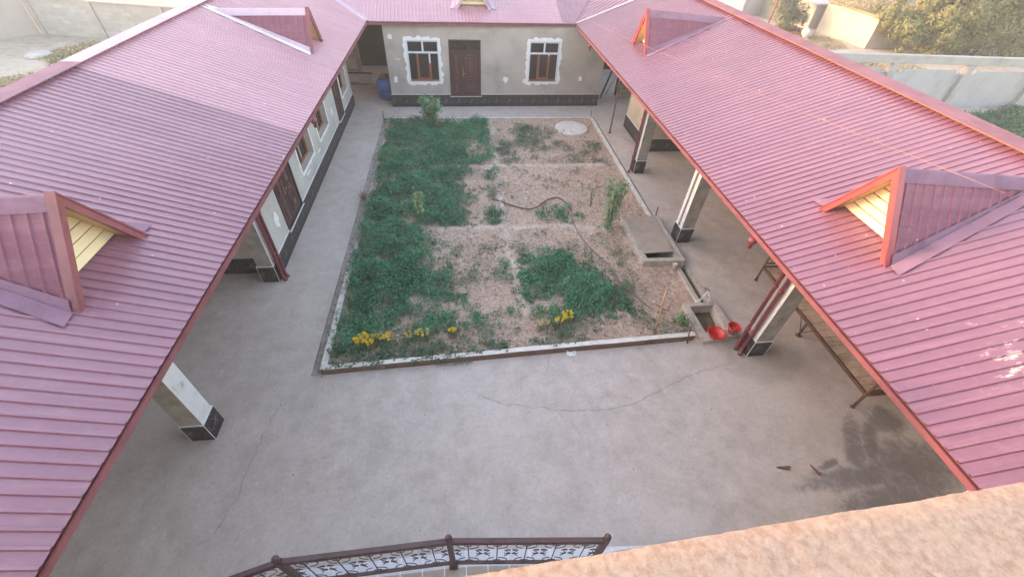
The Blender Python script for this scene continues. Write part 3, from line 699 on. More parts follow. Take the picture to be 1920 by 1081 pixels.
# ------------------------------------------------------------------ dormers
def dormer(fr, parent, flash_mat, side_mat, cap_mat, half=0.77, zb=3.795, za=4.98, zback=4.70, slope=TT, trim=None, body=None):
    """fr(a,b,z): a = distance up the roof from the gable, b = sideways."""
    trim = trim or M['trim']; W_ = lambda a, b, z: Vector(fr(a, b, z))
    zr = za-0.07; ab = (zback-zb)/slope
    panel = MB(); rec = 0.27
    # cream siding: five overlapping boards
    hz_ = zr-0.10-(zb-0.02); nb = 6
    zbase = zb+rec*slope+0.035
    for i in range(nb):
        z0 = zbase+(zr-0.1-zbase)*i/nb; z1 = zbase+(zr-0.1-zbase)*(i+1)/nb-0.026
        h0 = (half-0.03)*(zr-0.03-z0)/(zr-zb); h1 = (half-0.03)*(zr-0.03-z1)/(zr-zb)
        h0 = max(h0, 0.02); h1 = max(h1, 0.015)
        panel.hexa([(rec-0.028, -h0, z0), (rec-0.028, h0, z0), (rec+0.012, h0, z0), (rec+0.012, -h0, z0)], [(rec-0.002, -h1, z1-0.006), (rec-0.002, h1, z1-0.006), (rec+0.012, h1, z1-0.006), (rec+0.012, -h1, z1-0.006)])
    backing = MB(); backing.hexa([(rec+0.014, -(half-0.03), zb+0.02), (rec+0.014, half-0.03, zb+0.02), (rec+0.014, 0.0, zr-0.04)], [(rec+0.03, -(half-0.03), zb+0.02), (rec+0.03, half-0.03, zb+0.02), (rec+0.03, 0.0, zr-0.04)])
    d = panel.build('dormer', M['cream'] if body is None else body, parent=parent, fr=fr)
    backing.build('gap_shade', M['groove'], parent=d, fr=fr)  # dark backing stands for shadow in the gaps between boards
    # soffits behind the rake boards
    mb = MB()
    for s_ in (-1, 1):
        mb.hexa([(0.01, 0, zr-0.03), (rec, 0, zr-0.03), (rec, s_*(half-0.02), zb-0.0), (0.01, s_*(half-0.02), zb-0.0)], [(0.01, 0, zr-0.045), (rec, 0, zr-0.045), (rec, s_*(half-0.05), zb), (0.01, s_*(half-0.05), zb)])
    mb.build('soffit', M['soffit_wood'], parent=d, fr=fr)
    # rake boards
    mb = MB()
    for s_ in (-1, 1):
        dx, dz = s_*half, zb-za; L_ = math.hypot(dx, dz); nx_, nz_ = -dz/L_*s_, dx/L_*s_
        wv = (-nx_*0.10*1, -nz_*0.10)
        ex = 1.06
        P = [(0, za), (dx*ex, za+dz*ex), (dx*ex+wv[0], za+dz*ex+wv[1]), (0, za-0.10*L_/half)]
        mb.hexa([(-0.035, p[0], p[1]) for p in P], [(0.02, p[0], p[1]) for p in P])
        P2 = [(0, za+0.012), (dx*ex, za+dz*ex+0.012), (dx*ex-nx_*0.02, za+dz*ex-nz_*0.02+0.0), (0, za-0.02)]
        mb.hexa([(-0.05, p[0], p[1]) for p in P2], [(0.06, p[0], p[1]) for p in P2])
    mb.build('rake_board', trim, parent=d, fr=fr)
    # ribbed sides
    for s_ in (-1, 1):
        Rf, Rb, Bf = W_(0.02, 0, zr), W_(ab, 0, zback), W_(0.02, s_*half, zb)
        u = (Rb-Rf); L_ = u.length; u.normalize(); q = (Bf-Rf); qu = q.dot(u); dv_ = q-u*qu; D = dv_.length
        ribs('dormer_slope', Rf, u, dv_.normalized(), 0.0, L_, lambda s2: 0.0, lambda s2, D=D, L_=L_: D*(1-s2/L_)-0.03, side_mat, d, pitch=0.17, h=0.014)
        # band at the foot of the side, and the flat flashing on the main roof
        Be = W_(ab, 0, zback); dn = (Be-Bf).normalized(); upn = (dv_.normalized()*-1)
        nn = u.cross(dv_).normalized(); nn = nn if nn.z > 0 else -nn
        MB().add([Bf+nn*0.028, Be+nn*0.028, Be-dn*0.1+upn*0.02+nn*0.028, Bf+upn*0.17+nn*0.028], [(0, 1, 2, 3)]).build('side_band', cap_mat, parent=d, fix=False)
        o1 = W_(0.0, s_*(half+0.02), zb+0.03); o2 = W_(-0.02, s_*(half+0.22), zb+0.02); e1 = W_(ab+0.1, s_*0.02, zback+0.06); e2 = W_(ab+0.34, s_*0.1, zback+0.14)
        MB().hexa([o1, o2, e2, e1], [p+Vector((0, 0, 0.006)) for p in (o1, o2, e2, e1)]).build('flashing', flash_mat, parent=d)
    # ridge cap of the dormer
    mb = MB(); sl_ = (zr-zb)/half; w2 = 0.105
    prof = [(-w2, -w2*sl_), (-0.035, 0.0), (0, 0.022), (0.035, 0.0), (w2, -w2*sl_)]
    vs = []
    for a_, zz_ in ((0.03, zr+0.03), (ab+0.12, zback+0.035)):
        vs += [(a_, b_, zz_+dz_) for b_, dz_ in prof]
    mb.add(vs, [(i, i+1, i+6, i+5) for i in range(4)], 0, True)
    mb.build('dormer_ridge_cap', cap_mat, parent=d, fr=fr, fix=False)
    return d
def fR(Xf, yc): return lambda a, b, z: (Xf+a, yc+b, z)
def fL(Xf, yc): return lambda a, b, z: (Xf-a, yc+b, z)
M['cheek'] = roof_mat('dormer_cheek_sheet', (0.20, 0.075, 0.115), (0.24, 0.095, 0.14), 0.6)
M['cheek'].node_tree.nodes['Principled BSDF'].inputs['Specular IOR Level'].default_value = 0.3; M['cheek'].node_tree.nodes['Principled BSDF'].inputs['Coat Weight'].default_value = 0.0
rs = [M['cheek']]; ls = [M['cheek']]
dormer(fR(6.13, 4.83), right_roof, M['cap'], rs, M['cap'], zb=3.80)
dormer(fR(6.05, 15.22), right_roof, M['cap'], rs, M['cap'], half=0.70, zb=3.77, za=4.93)
dormer(fL(-4.55, 4.60), left_roof, M['cap'], ls, M['cap'], zb=3.77, za=4.92, trim=M['gutter'])
dormer(fL(-4.33, 15.10), left_roof, M['cap_white'], [M['cheek']], M['cap_new'], half=0.70, zb=3.70, za=4.74, zback=4.60, trim=M['gutter'])
Bq = BA+be*4.32+bn*0.86
dormer(lambda a, b, z: tuple(Vector((Bq.x, Bq.y, 0))+bn*a+be*b+Vector((0, 0, z))), back_roof, M['cap_new'], [M['roof_new']], M['cap_new'], zb=3.72, za=4.85, trim=M['cap_new'])
dl_ = [o for o in bpy.data.objects if o.name.startswith('dormer') and o.parent]

# ------------------------------------------------------------------ doors and windows
def door(fr, parent, s0, s1, z0, z1, split, tr=0.40, d=0.0):
    mb = MB(); f = 0.055
    mb.box(s0, s0+f, d-0.02, d+0.12, z0, z1); mb.box(s1-f, s1, d-0.02, d+0.12, z0, z1); mb.box(s0+f, s1-f, d-0.02, d+0.12, z1-f, z1); mb.box(s0+f, s1-f, d-0.02, d+0.12, z1-tr-f, z1-tr)
    mb.box(s0+f, s1-f, d-0.02, d+0.12, z0, z0+0.035)
    fo = mb.build('door', M['door'], parent=parent, fr=fr, bevel=0.004)
    MB().box(s0+f, s1-f, d+0.055, d+0.065, z1-tr, z1-f).build('transom_glass', M['glass'], parent=fo, fr=fr)
    g_ = MB(); cx = (s0+s1)/2; hw = (s1-s0)/2-f; zb_ = z1-tr+0.005; hh = tr-f
    for k in range(-5, 6):
        a = k*R(15); g_.tube([(cx+0.05*math.sin(a), d+0.035, zb_+0.05*math.cos(a)), (cx+0.32*math.sin(a), d+0.03, zb_+min(hh-0.01, 0.3*math.cos(a)+0.02))], 0.006, 5)
    for s_ in (-1, 1):
        for (o_, r_) in ((0.36, 0.075), (0.52, 0.06)):
            g_.tube([(cx+s_*min(o_+r_*(1-t_/16)*math.cos(t_*0.6), hw-0.01), d+0.03, zb_+hh*0.5+r_*(1-t_/16)*math.sin(t_*0.6)) for t_ in range(13)], 0.006, 5)
        g_.tube([(cx+s_*0.3, d+0.03, zb_+0.02), (cx+s_*0.42, d+0.03, zb_+0.25), (cx+s_*hw, d+0.03, zb_+0.28)], 0.006, 5)
    g_.build('transom_grille', M['railing'], parent=fo, fr=fr)
    for (a, b) in ((s0+f+0.004, split-0.003), (split+0.003, s1-f-0.004)):
        top = z1-tr-f-0.004; lf = MB().box(a, b, d+0.01, d+0.05, z0+0.04, top); wd = b-a; L = MB(); c_ = (a+b)/2
        if wd > 0.6:
            def fram(x0, x1, za_, zb2, t_=0.035, dp=0.0):
                L.box(x0, x1, d-0.008-dp, d+0.012, zb2-t_, zb2); L.box(x0, x1, d-0.008-dp, d+0.012, za_, za_+t_)
                L.box(x0, x0+t_, d-0.008-dp, d+0.012, za_+t_, zb2-t_); L.box(x1-t_, x1, d-0.008-dp, d+0.012, za_+t_, zb2-t_)
            w2 = wd*0.30
            fram(c_-w2, c_+w2, z0+0.20, z0+0.60); L.box(c_-w2*0.5, c_+w2*0.5, d-0.02, d+0.012, z0+0.31, z0+0.49)
            # tall arched panel
            zl, zh = z0+0.70, top-0.22
            L.box(c_-w2, c_+w2, d-0.008, d+0.012, zl, zl+0.035); L.box(c_-w2, c_-w2+0.035, d-0.008, d+0.012, zl+0.035, zh); L.box(c_+w2-0.035, c_+w2, d-0.008, d+0.012, zl+0.035, zh)
            L.tube([(c_+w2*math.cos(math.pi-k*math.pi/10), d, zh+0.10*math.sin(k*math.pi/10)) for k in range(11)], 0.02, 6)
            L.box(c_-w2*0.55, c_+w2*0.55, d-0.02, d+0.012, zl+0.12, zl+0.18); L.box(c_-w2*0.45, c_+w2*0.45, d-0.018, d+0.012, zl+0.24, zl+0.28)
            L.box(c_-w2*0.5, c_+w2*0.5, d-0.02, d+0.012, zh-0.08, zh-0.03); L.box(c_-w2*0.42, c_+w2*0.42, d-0.012, d+0.012, zl+0.34, zh-0.14)
        else:
            w2 = wd*0.22
            for (za_, zb2) in ((z0+0.2, z0+0.6), (z0+0.70, z0+0.86), (z0+0.95, top-0.15)):
                L.box(c_-w2, c_+w2, d-0.01, d+0.012, zb2-0.035, zb2); L.box(c_-w2, c_+w2, d-0.01, d+0.012, za_, za_+0.035)
                L.box(c_-w2*0.5, c_+w2*0.5, d-0.018, d+0.012, za_+0.05, zb2-0.05)
        lo = lf.build('door_leaf', M['door'], parent=fo, fr=fr, bevel=0.003); L.build('raised_panel', M['door_relief'], parent=fo, fr=fr, bevel=0.006)
    hd = MB(); hx = split+0.045; zc = z0+0.95
    hd.box(hx-0.02, hx+0.02, d-0.012, d+0.012, zc-0.13, zc+0.11); hd.tube([(hx, d, zc+0.03), (hx, d-0.05, zc+0.03), (hx+0.11, d-0.05, zc+0.03)], 0.010, 6)
    hd.box(hx-0.012, hx+0.012, d-0.009, d+0.011, zc+0.10, zc+0.30)
    hd.build('handle', M['brass'], parent=fo, fr=fr)
    return fo
def window(fr, parent, s0, s1, z0, z1, d, kind, seed, wallz=0.03):
    """kind 'film': white-filmed upper part, brown inner sashes (far wing); 'brown': brown frame with a white mullion (left wing)."""
    mb = MB(); f = 0.055; ztr = z1-(z1-z0)*0.29; ms = [M['frame_white'], M['frame_brown'], M['frame_brown2']]
    if kind == 'film':
        cx = (s0+s1)/2
        mb.box(s0, s1, d, d+0.06, z1-f, z1, 0); mb.box(s0, s0+0.04, d, d+0.06, z0, z1-f, 0); mb.box(s1-0.04, s1, d, d+0.06, z0, z1-f, 0)
        mb.box(s0+0.04, s1-0.04, d-0.004, d+0.06, ztr-0.035, ztr+0.035, 0); mb.box(cx-0.035, cx+0.035, d, d+0.06, ztr+0.035, z1-f, 0)
        mb.box(s0+0.04, s1-0.04, d+0.02, d+0.07, z0, z0+0.06, 1)
        m1, m2 = (s0+0.35, s0+0.86) if seed == 1 else (s0+0.38, s0+0.83)
        mb.box(m1, m1+0.105, d+0.03, d+0.08, z0+0.06, ztr-0.035, 1); mb.box(m2, m2+0.105, d+0.03, d+0.08, z0+0.06, ztr-0.035, 1)
        mb.box(m1+0.105, m2, d+0.03, d+0.08, z0+0.06, z0+0.13, 1)
        if seed == 1: mb.box(m2+0.03, m2+0.09, d+0.018, d+0.03, ztr-0.42, ztr-0.035, 0)
        else: mb.hexa([(m2+0.01, d+0.018, ztr-0.035), (m2+0.08, d+0.018, ztr-0.035), (m2+0.05, d+0.018, ztr-0.14)], [(m2+0.01, d+0.03, ztr-0.035), (m2+0.08, d+0.03, ztr-0.035), (m2+0.05, d+0.03, ztr-0.14)], 0)
    else:
        k = 2
        mb.box(s0, s1, d, d+0.06, z1-f, z1, k); mb.box(s0, s0+f, d, d+0.06, z0+f, z1-f, k); mb.box(s1-f, s1, d, d+0.06, z0+f, z1-f, k); mb.box(s0, s1, d, d+0.06, z0, z0+f, k)
        c1 = s0+(s1-s0)*0.5
        mb.box(s0+f, s1-f, d-0.002, d+0.06, ztr-0.03, ztr+0.03, k); mb.box(c1-0.05, c1+0.05, d, d+0.06, z0+f, ztr-0.03, k); mb.box(c1-0.012, c1+0.012, d-0.01, d+0.0, z0+f+0.1, ztr-0.03, 0)
    wo = mb.build('window', ms, parent=parent, fr=fr)
    MB().box(s0+0.03, s1-0.03, d+0.045, d+0.051, z0+0.03, z1-0.03).build('pane', M['glass'], parent=wo, fr=fr)
    rg = MB(); ring_plaster(rg, (s0-0.004, s1+0.004, z0-(0.02 if kind == 'film' else 0.0), z1+0.004), 0.115 if kind == 'film' else 0.085, 0.62 if kind == 'film' else 0.5, wallz-0.012, wallz+0.001, seed)
    if kind == 'film' and seed == 2: plate(rg, blobby(s0-0.14, z0-0.02, 0.10, 0.10, 9, 0.3, 5), wallz-0.014, wallz+0.001)
    rg.build('putty_band', M['patch'], parent=wo, fr=fr)
    return wo

# back wing walls
BWo = Vector((-3.03, 20.11, 0)); bwe = Vector((9.66, 0.24, 0)).normalized(); bwn = Vector((-bwe.y, bwe.x, 0))
fB = lambda s_, d, z: tuple(BWo+bwe*s_+bwn*d+Vector((0, 0, z)))
SB = 9.66
mb = MB(); opsB = [(0.89, 2.20, 1.10, 2.71), (6.17, 7.48, 1.12, 2.71), (2.64, 4.01, 0.46, 2.76)]
wall_mb(mb, 0.0, SB-0.02, 0.0, 3.33, 0.03, 0.33, opsB, 0, 0)
mb.box(0.0, 0.3, 0.33, 4.5, 0, 3.33); mb.box(SB-0.32, SB-0.02, 0.33, 4.5, 0, 3.33); mb.box(0.3, SB-0.32, 4.2, 4.5, 0, 3.33)
mb.box(0.3, SB-0.32, 0.33, 4.2, 3.2, 3.3)
bwall = mb.build('wall', M['wall'], parent=bw, fr=fB)
pl = MB(); pl.box(-0.03, 2.62, 0.0, 0.028, 0, 0.53); pl.box(2.62, 4.03, 0.0, 0.028, 0, 0.44); pl.box(4.03, SB, 0.0, 0.028, 0, 0.53)
pl.box(-0.03, -0.002, 0.03, 4.5, 0, 0.53); pl.box(SB-0.018, SB, 0.03, 4.5, 0, 0.53)
plo = pl.build('plinth', M['marble'], parent=bw, fr=fB)
tr = MB(); tr.box(-0.032, 2.62, -0.004, 0.03, 0.532, 0.548); tr.box(4.03, SB+0.002, -0.004, 0.03, 0.532, 0.548); tr.box(2.60, 4.05, -0.02, 0.03, 0.442, 0.458); tr.box(SB-0.012, SB+0.004, -0.005, 0.03, 0.04, 0.30)
tr.build('trim', M['white'], parent=plo, fr=fB)
window(fB, bw, *opsB[0], 0.06, 'film', 1); window(fB, bw, *opsB[1], 0.06, 'film', 2)
MB().box(6.17, 7.48, 0.012, 0.10, 1.095, 1.12).build('window_sill', M['grey_plaster'], parent=bw, fr=fB)
door(fB, bw, 2.64, 4.01, 0.46, 2.76, 3.18, d=0.02)
for i, (a, b, rs_, rz_) in enumerate(((0.25, 2.84, 0.085, 0.10), (0.27, 1.16, 0.085, 0.15), (5.13, 1.18, 0.10, 0.14), (8.61, 1.22, 0.10, 0.11), (0.42, 2.0, 0.03, 0.025), (0.50, 1.97, 0.025, 0.03), (6.95, 0.66, 0.025, 0.03))):
    p = MB(); plate(p, blobby(a, b, rs_, rz_, 11, 0.28, i), 0.022, 0.031); p.build('putty_patch', M['patch'], parent=bwall, fr=fB)
MB().box(0.3, SB-0.32, 0.33, 0.40, 0.5, 3.2).build('room_shade', M['dark'], parent=bwall, fr=fB)  # near-black sheet stands for the unlit room behind the openings

# left wing walls: local (s=y, d into the wall, z)
fLw = lambda s_, d, z: (-4.77-d, s_, z)
opsL = [(12.17, 13.57, 1.02, 2.70), (14.47, 15.82, 1.02, 2.70), (18.50, 19.70, 1.00, 2.70), (9.99, 11.38, 0.46, 2.76), (17.30, 18.22, 0.46, 2.76)]
mb = MB(); wall_mb(mb, 8.86, 20.35, 0.0, 3.34, 0.03, 0.45, opsL, 0, 1)
mb.box(8.86, 9.2, 0.45, 5.2, 0, 3.34); mb.box(20.05, 20.35, 0.45, 5.2, 0, 3.34)
mb.box(0.2, 20.35, 5.2, 5.5, 0, 3.34)
lwall = mb.build('wall', [M['wall_left'], M['reveal']], parent=lw, fr=fLw)
MB().box(9.2, 20.0, 0.451, 0.50, 0.5, 3.2).build('room_shade', M['dark'], parent=lwall, fr=fLw)  # black sheet behind doors and windows, painted as indoor darkness
pl = MB()
for a, b, zt in ((8.84, 9.97, 0.50), (9.97, 11.40, 0.44), (11.40, 17.28, 0.50), (17.28, 18.24, 0.44), (18.24, 20.38, 0.50)): pl.box(a, b, 0.0, 0.028, 0, zt)
pl.box(8.82, 8.858, 0.0, 5.2, 0, 0.50); pl.box(20.352, 20.38, 0.0, 5.2, 0, 0.5)
plo = pl.build('plinth', M['marble'], parent=lw, fr=fLw)
tr = MB()
for a, b in ((8.815, 9.97), (11.40, 17.28), (18.24, 20.38)): tr.box(a, b, -0.004, 0.03, 0.502, 0.516)
for a, b in ((9.95, 11.42), (17.26, 18.26)): tr.box(a, b, -0.03, 0.03, 0.442, 0.458)
tr.box(8.81, 8.858, 0.03, 5.2, 0.502, 0.514)
tr.build('trim', M['white'], parent=plo, fr=fLw)
for i in (0, 1, 2): window(fLw, lw, *opsL[i], 0.20, 'brown', 11+i)
door(fLw, lw, 9.99, 11.38, 0.46, 2.76, 10.50, d=0.02); door(fLw, lw, 17.30, 18.22, 0.46, 2.76, 17.60, d=0.02)
for i, (a, b, rs_, rz_) in enumerate(((9.56, 1.12, 0.11, 0.22), (16.59, 1.15, 0.09, 0.17), (14.1, 0.82, 0.2, 0.03), (12.6, 0.80, 0.2, 0.03))):
    p = MB(); plate(p, blobby(a, b, rs_, rz_, 13, 0.3, i+20), 0.020, 0.031); p.build('putty_patch', M['patch'], parent=lwall, fr=fLw)

# right wing walls
mb = MB(); mb.box(7.27, 7.55, 15.53, 18.02, 0, 3.34); mb.box(7.55, 12.0, 15.53, 15.85, 0, 3.34); mb.box(7.55, 12.0, 17.72, 18.02, 0, 3.34); mb.box(12.0, 12.3, 0.2, 22.0, 0, 3.34)
rwall = mb.build('wall', M['wall_room'], parent=rw)
pl = MB(); pl.box(7.24, 7.268, 15.50, 18.05, 0, 0.52); pl.box(7.268, 12.0, 15.50, 15.528, 0, 0.52); pl.box(7.268, 12.0, 18.022, 18.05, 0, 0.52)
plo = pl.build('plinth', M['marble'], parent=rw)
tr = MB(); tr.box(7.236, 7.27, 15.496, 18.05, 0.522, 0.536); tr.box(7.27, 12.0, 15.496, 15.53, 0.522, 0.536); tr.build('trim', M['white'], parent=plo)
MB().box(7.95, 12.3, 21.45, 21.7, 0, 3.3).build('block_wall', M['block_grey'], parent=rw)
MB().box(7.9, 12.3, 21.8, 21.9, 0, 3.3).build('rear_shade', M['dark'], parent=rw)  # near-black sheet painted as the shade behind the block wall

# pillars
def pillar(parent, x0, x1, y0, y1, court, label=None, cable=False):
    mb = MB(); z0, z1 = 0.0, ZE-0.10
    mb.box(x0, x1, y0, y1, z0, z1, 0)
    fx = x0-0.004 if court < 0 else x1+0.004
    mb.add([(fx, y0, 0.5), (fx, y1, 0.5), (fx, y1, z1), (fx, y0, z1)], [(0, 1, 2, 3)], 1)
    p = mb.build('pillar', [M['pillar'], M['whitewash']], parent=parent, fix=False)
    e = 0.022; c = MB().box(x0-e, x1+e, y0-e, y1+e, 0, 0.49); q = c.build('base_cladding', M['marble'], parent=p)
    t_ = MB().box(x0-e-0.006, x1+e+0.006, y0-e-0.006, y1+e+0.006, 0.492, 0.503)
    for X_, Y_ in ((x0-e-0.004, y0-e-0.004), (x1+e-0.004, y0-e-0.004), (x0-e-0.004, y1+e-0.004)): t_.box(X_, X_+0.009, Y_, Y_+0.009, 0, 0.49)
    t_.build('base_trim', M['white'], parent=p)
    if cable:
        s_ = x0-0.02 if court < 0 else x1+0.02
        MB().tube([(s_, y0+0.16, 0.5), (s_, y0+0.16, z1)], 0.009, 6).tube([(s_, y0+0.20, 0.5), (s_, y0+0.21, z1)], 0.006, 6).build('cable', M['cable'], parent=p)
        MB().box(min(s_, x0), max(s_, x0)-0.005, y0+0.24, y0+0.29, 0.5, z1).build('conduit', M['white'], parent=p)
    return p
pillar(rw, 6.33, 6.71, 5.31, 5.69, -1); pillar(rw, 6.33, 6.71, 9.56, 9.94, -1, cable=True); pillar(rw, 6.34, 6.70, 13.76, 14.10, -1, cable=True); pillar(rw, 6.33, 6.71, 1.1, 1.48, -1)
pillar(lw, -5.10, -4.74, 4.21, 4.57, 1); pillar(lw, -5.15, -4.79, 8.47, 8.80, 1)
# slim steel post
MB().box(6.375, 6.425, 17.265, 17.315, 0, ZE-0.1).box(6.33, 6.47, 17.22, 17.36, 0.0, 0.012).build('steel_post', M['iron'], parent=rw)
# downpipes
def downpipe(parent, top, bot, r=0.042):
    t_, b = Vector(top), Vector(bot); pts = [t_+Vector((0, 0, 0.0)), t_.lerp(b, 0.02)]
    a = Vector((b.x, b.y, t_.z-0.35))
    P = [t_, t_+Vector((0, 0, -0.1)), a, Vector((b.x, b.y, 0.22)), Vector((b.x, b.y, 0.1)), Vector((b.x-0.05*(1 if b.x > 0 else -1), b.y-0.06, 0.055)), Vector((b.x-0.11*(1 if b.x > 0 else -1), b.y-0.12, 0.04))]
    mb = MB(); mb.tube(P, r, 12); mb.lathe((b.x, b.y, 0.55), [(r, 0), (r+0.012, 0), (r+0.012, 0.09), (r, 0.09)], 14); mb.lathe((b.x, b.y, 1.9), [(r, 0), (r+0.010, 0), (r+0.010, 0.06), (r, 0.06)], 14)
    o = mb.build('downpipe', M['pipe'], parent=parent)
    MB().box(b.x-r-0.02, b.x+r+0.02, b.y-0.012, b.y+0.012, 0.80, 0.83).build('clamp', M['silver'], parent=o)
downpipe(rw, (XR+0.5, 5.50, ZE-0.15), (6.235, 5.60, 0)); downpipe(rw, (XR+0.5, 5.40, ZE-0.15), (6.255, 5.44, 0))
downpipe(rw, (XR+0.5, 13.95, ZE-0.15), (6.245, 13.92, 0))
downpipe(lw, (XL-0.5, 8.70, ZE-0.15), (-4.70, 8.72, 0)); downpipe(lw, (XL-0.5, 8.58, ZE-0.15), (-4.715, 8.58, 0))
MB().tube([(6.82, 5.35, 0.0), (6.82, 5.35, 0.16), (6.86, 5.30, 0.2)], 0.022, 8).tube([(6.78, 5.35, 0.13), (6.88, 5.35, 0.13)], 0.014, 6).build('wall_tap', M['silver'], parent=rw)

# ------------------------------------------------------------------ near house: facade, parapet, porch
nh = thing('house', 'near two-storey house whose clay-rendered parapet crosses the foreground', 'house', (1, -2, 0))
pa = R(2.75); pc = (0.0, 0.125)
fP = lambda s_, d, z: (s_*math.cos(pa)-d*math.sin(pa), 0.1305+s_*math.sin(pa)+d*math.cos(pa)-0.0, z)
mb = MB(); nS, nD = 520, 26; s0_, s1_ = -1.5, 4.2; vs = []
for j in range(nD+1):
    d = -0.30*j/nD
    for i in range(nS+1):
        s_ = s0_+(s1_-s0_)*i/nS
        z = 7.0+0.0006*mn.noise(Vector((s_*7, d*7, 0)))+0.0006*mn.noise(Vector((s_*30, d*30, 4)))+0.0009*mn.noise(Vector((s_*150, d*150, 2)))
        dd = d
        if j == 0: dd += 0.0015*mn.noise(Vector((s_*9, 3, 0)))+0.0014*mn.noise(Vector((s_*140, 8, 0))); z -= 0.007
        if j == 1: z -= 0.002; dd += 0.001*mn.noise(Vector((s_*60, 8, 0)))
        vs.append((s_, dd, z))
fs = [(j*(nS+1)+i, j*(nS+1)+i+1, (j+1)*(nS+1)+i+1, (j+1)*(nS+1)+i) for j in range(nD) for i in range(nS)]
mb.add(vs, fs, 0, True)
mb.add([(s0_, 0.0, 6.992), (s1_, 0.0, 6.992), (s1_, -0.012, 6.0), (s0_, -0.012, 6.0)], [(0, 1, 2, 3)])
mb.add([(s0_, -0.30, 7.0), (s1_, -0.30, 7.0), (s1_, -0.30, 6.0), (s0_, -0.30, 6.0)], [(0, 3, 2, 1)])
for S_ in (s0_, s1_): mb.add([(S_, 0, 6.99), (S_, -0.30, 6.99), (S_, -0.30, 6.0), (S_, 0, 6.0)], [(0, 1, 2, 3)])
mb.build('parapet', M['parapet'], parent=nh, fr=fP, fix=False)
MB().box(-7.5, 9.6, -9.0, -0.18, 0.0, 5.999).build('wall', M['facade'], parent=nh)
# porch
po = thing('porch', 'raised tiled porch below the balcony, behind the iron railing', 'porch', (0.4, 1.0, 0))
top_pts = [(-2.50, -0.17), (4.2, -0.17), (4.2, 1.52), (1.62, 1.67), (0.0, 1.80), (-0.45, 1.80), (-2.50, 1.775)]
inner = [(-2.40, -0.17), (4.2, -0.17), (4.2, 1.32), (1.60, 1.47), (0.0, 1.60), (-0.45, 1.61), (-2.38, 1.585)]
MB().hexa([(x, y, 0.0) for x, y in top_pts], [(x, y, 0.592) for x, y in top_pts]).build('platform', M['kerb_grey'], parent=po)
MB().hexa([(x, y, 0.593) for x, y in top_pts], [(x, y+(0.012 if y > 0 else 0), 0.603) for x, y in top_pts]).build('edge_tile', M['edge_tiles'], parent=po)
MB().hexa([(x, y, 0.6035) for x, y in inner], [(x, y, 0.609) for x, y in inner]).build('floor_tile', M['tiles'], parent=po)
for i in range(3):
    x1_ = -2.50-0.3*i; MB().box(x1_-0.3, x1_-0.002, -0.17, 1.6, 0, 0.6-0.15*(i+1)).build('step', M['kerb_grey'], parent=po)
# railing
ra = thing('railing', 'brown iron railing with scrollwork along the porch edge', 'railing', (-0.35, 1.64, 0.609))
RP = [(-3.25, 1.38), (-2.35, 1.61), (-0.355, 1.645), (1.60, 1.475)]
zt, zb2 = 1.74, 0.74
for i, (x, y) in enumerate(RP[1:]):
    p = MB().box(x-0.035, x+0.035, y-0.035, y+0.035, 0.61, zt+0.02).build('post', M['railing'], parent=ra, bevel=0.006)
    MB().lathe((x, y, zt+0.02), [(0.028, 0), (0.03, 0.012), (0.018, 0.02), (0.040, 0.045), (0.045, 0.07), (0.036, 0.1), (0.012, 0.118), (0.001, 0.12)], 14).build('finial', M['railing'], parent=p)
    MB().box(x-0.06, x+0.06, y-0.06, y+0.06, 0.611, 0.622).build('base_plate', M['railing'], parent=p)
for (a, b) in zip(RP[:-1], RP[1:]):
    a_, b_ = Vector((*a, 0)), Vector((*b, 0)); d = (b_-a_).normalized(); a2, b2 = a_+d*0.036, b_-d*0.036
    zz_ = Vector((0, 0, 1))
    MB().beam(a2+zz_*(zt-0.015), b2+zz_*(zt-0.015), 0.06, 0.028).build('top_rail', M['railing'], parent=ra, bevel=0.006)
    MB().beam(a2+zz_*(zt-0.11), b2+zz_*(zt-0.11), 0.045, 0.03).build('upper_bar', M['railing'], parent=ra, bevel=0.004)
    MB().beam(a2+zz_*zb2, b2+zz_*zb2, 0.045, 0.035).build('bottom_rail', M['railing'], parent=ra, bevel=0.004)
    L_ = (b2-a2).length; n = max(1, round(L_/0.385)); P = L_/n; hh = (zt-0.125)-(zb2+0.0175)
    for k in range(n):
        c_ = a2+d*(P*(k+0.5)); zc = zb2+0.0175+hh/2; mb = MB()
        W3 = lambda x, z, o=0.0: c_+d*x+zz_*(zc+z)+Vector((-d.y, d.x, 0))*o
        r1 = 0.006
        mb.tube([W3(0, -hh/2+0.04), W3(0, hh/2-0.04)], r1*1.25, 6)
        for sz in (-1, 1):            # large oval C scrolls at top and bottom
            pts = []
            for q in range(25):
                th = -0.5*math.pi+q/24*2.0*math.pi*0.93; pts.append(W3(0.135*math.cos(th+0.11), sz*(0.235+0.115*math.sin(th+0.11)), 0.02*sz))
            mb.tube(pts, r1, 5)
            mb.tube([W3(-0.05, sz*0.33, 0), W3(0.0, sz*0.30, 0), W3(0.05, sz*0.33, 0)], r1, 5)
            mb.tube([W3(0, sz*0.35), W3(0, sz*hh/2)], r1, 5)
        for sx in (-1, 1):            # small side curls
            for sz in (-1, 1):
                pts = [W3(sx*(0.135-0.045*math.cos(q*0.5)*(1-q/20)+0.01), sz*(0.05+0.045*math.sin(q*0.5)*(1-q/20)+q*0.004), 0.015) for q in range(13)]
                mb.tube(pts, r1, 5)
            mb.tube([W3(sx*0.10, -0.13), W3(sx*0.165, 0.0), W3(sx*0.10, 0.13)], r1, 5)
        mb.build('scroll', M['railing'], parent=ra)

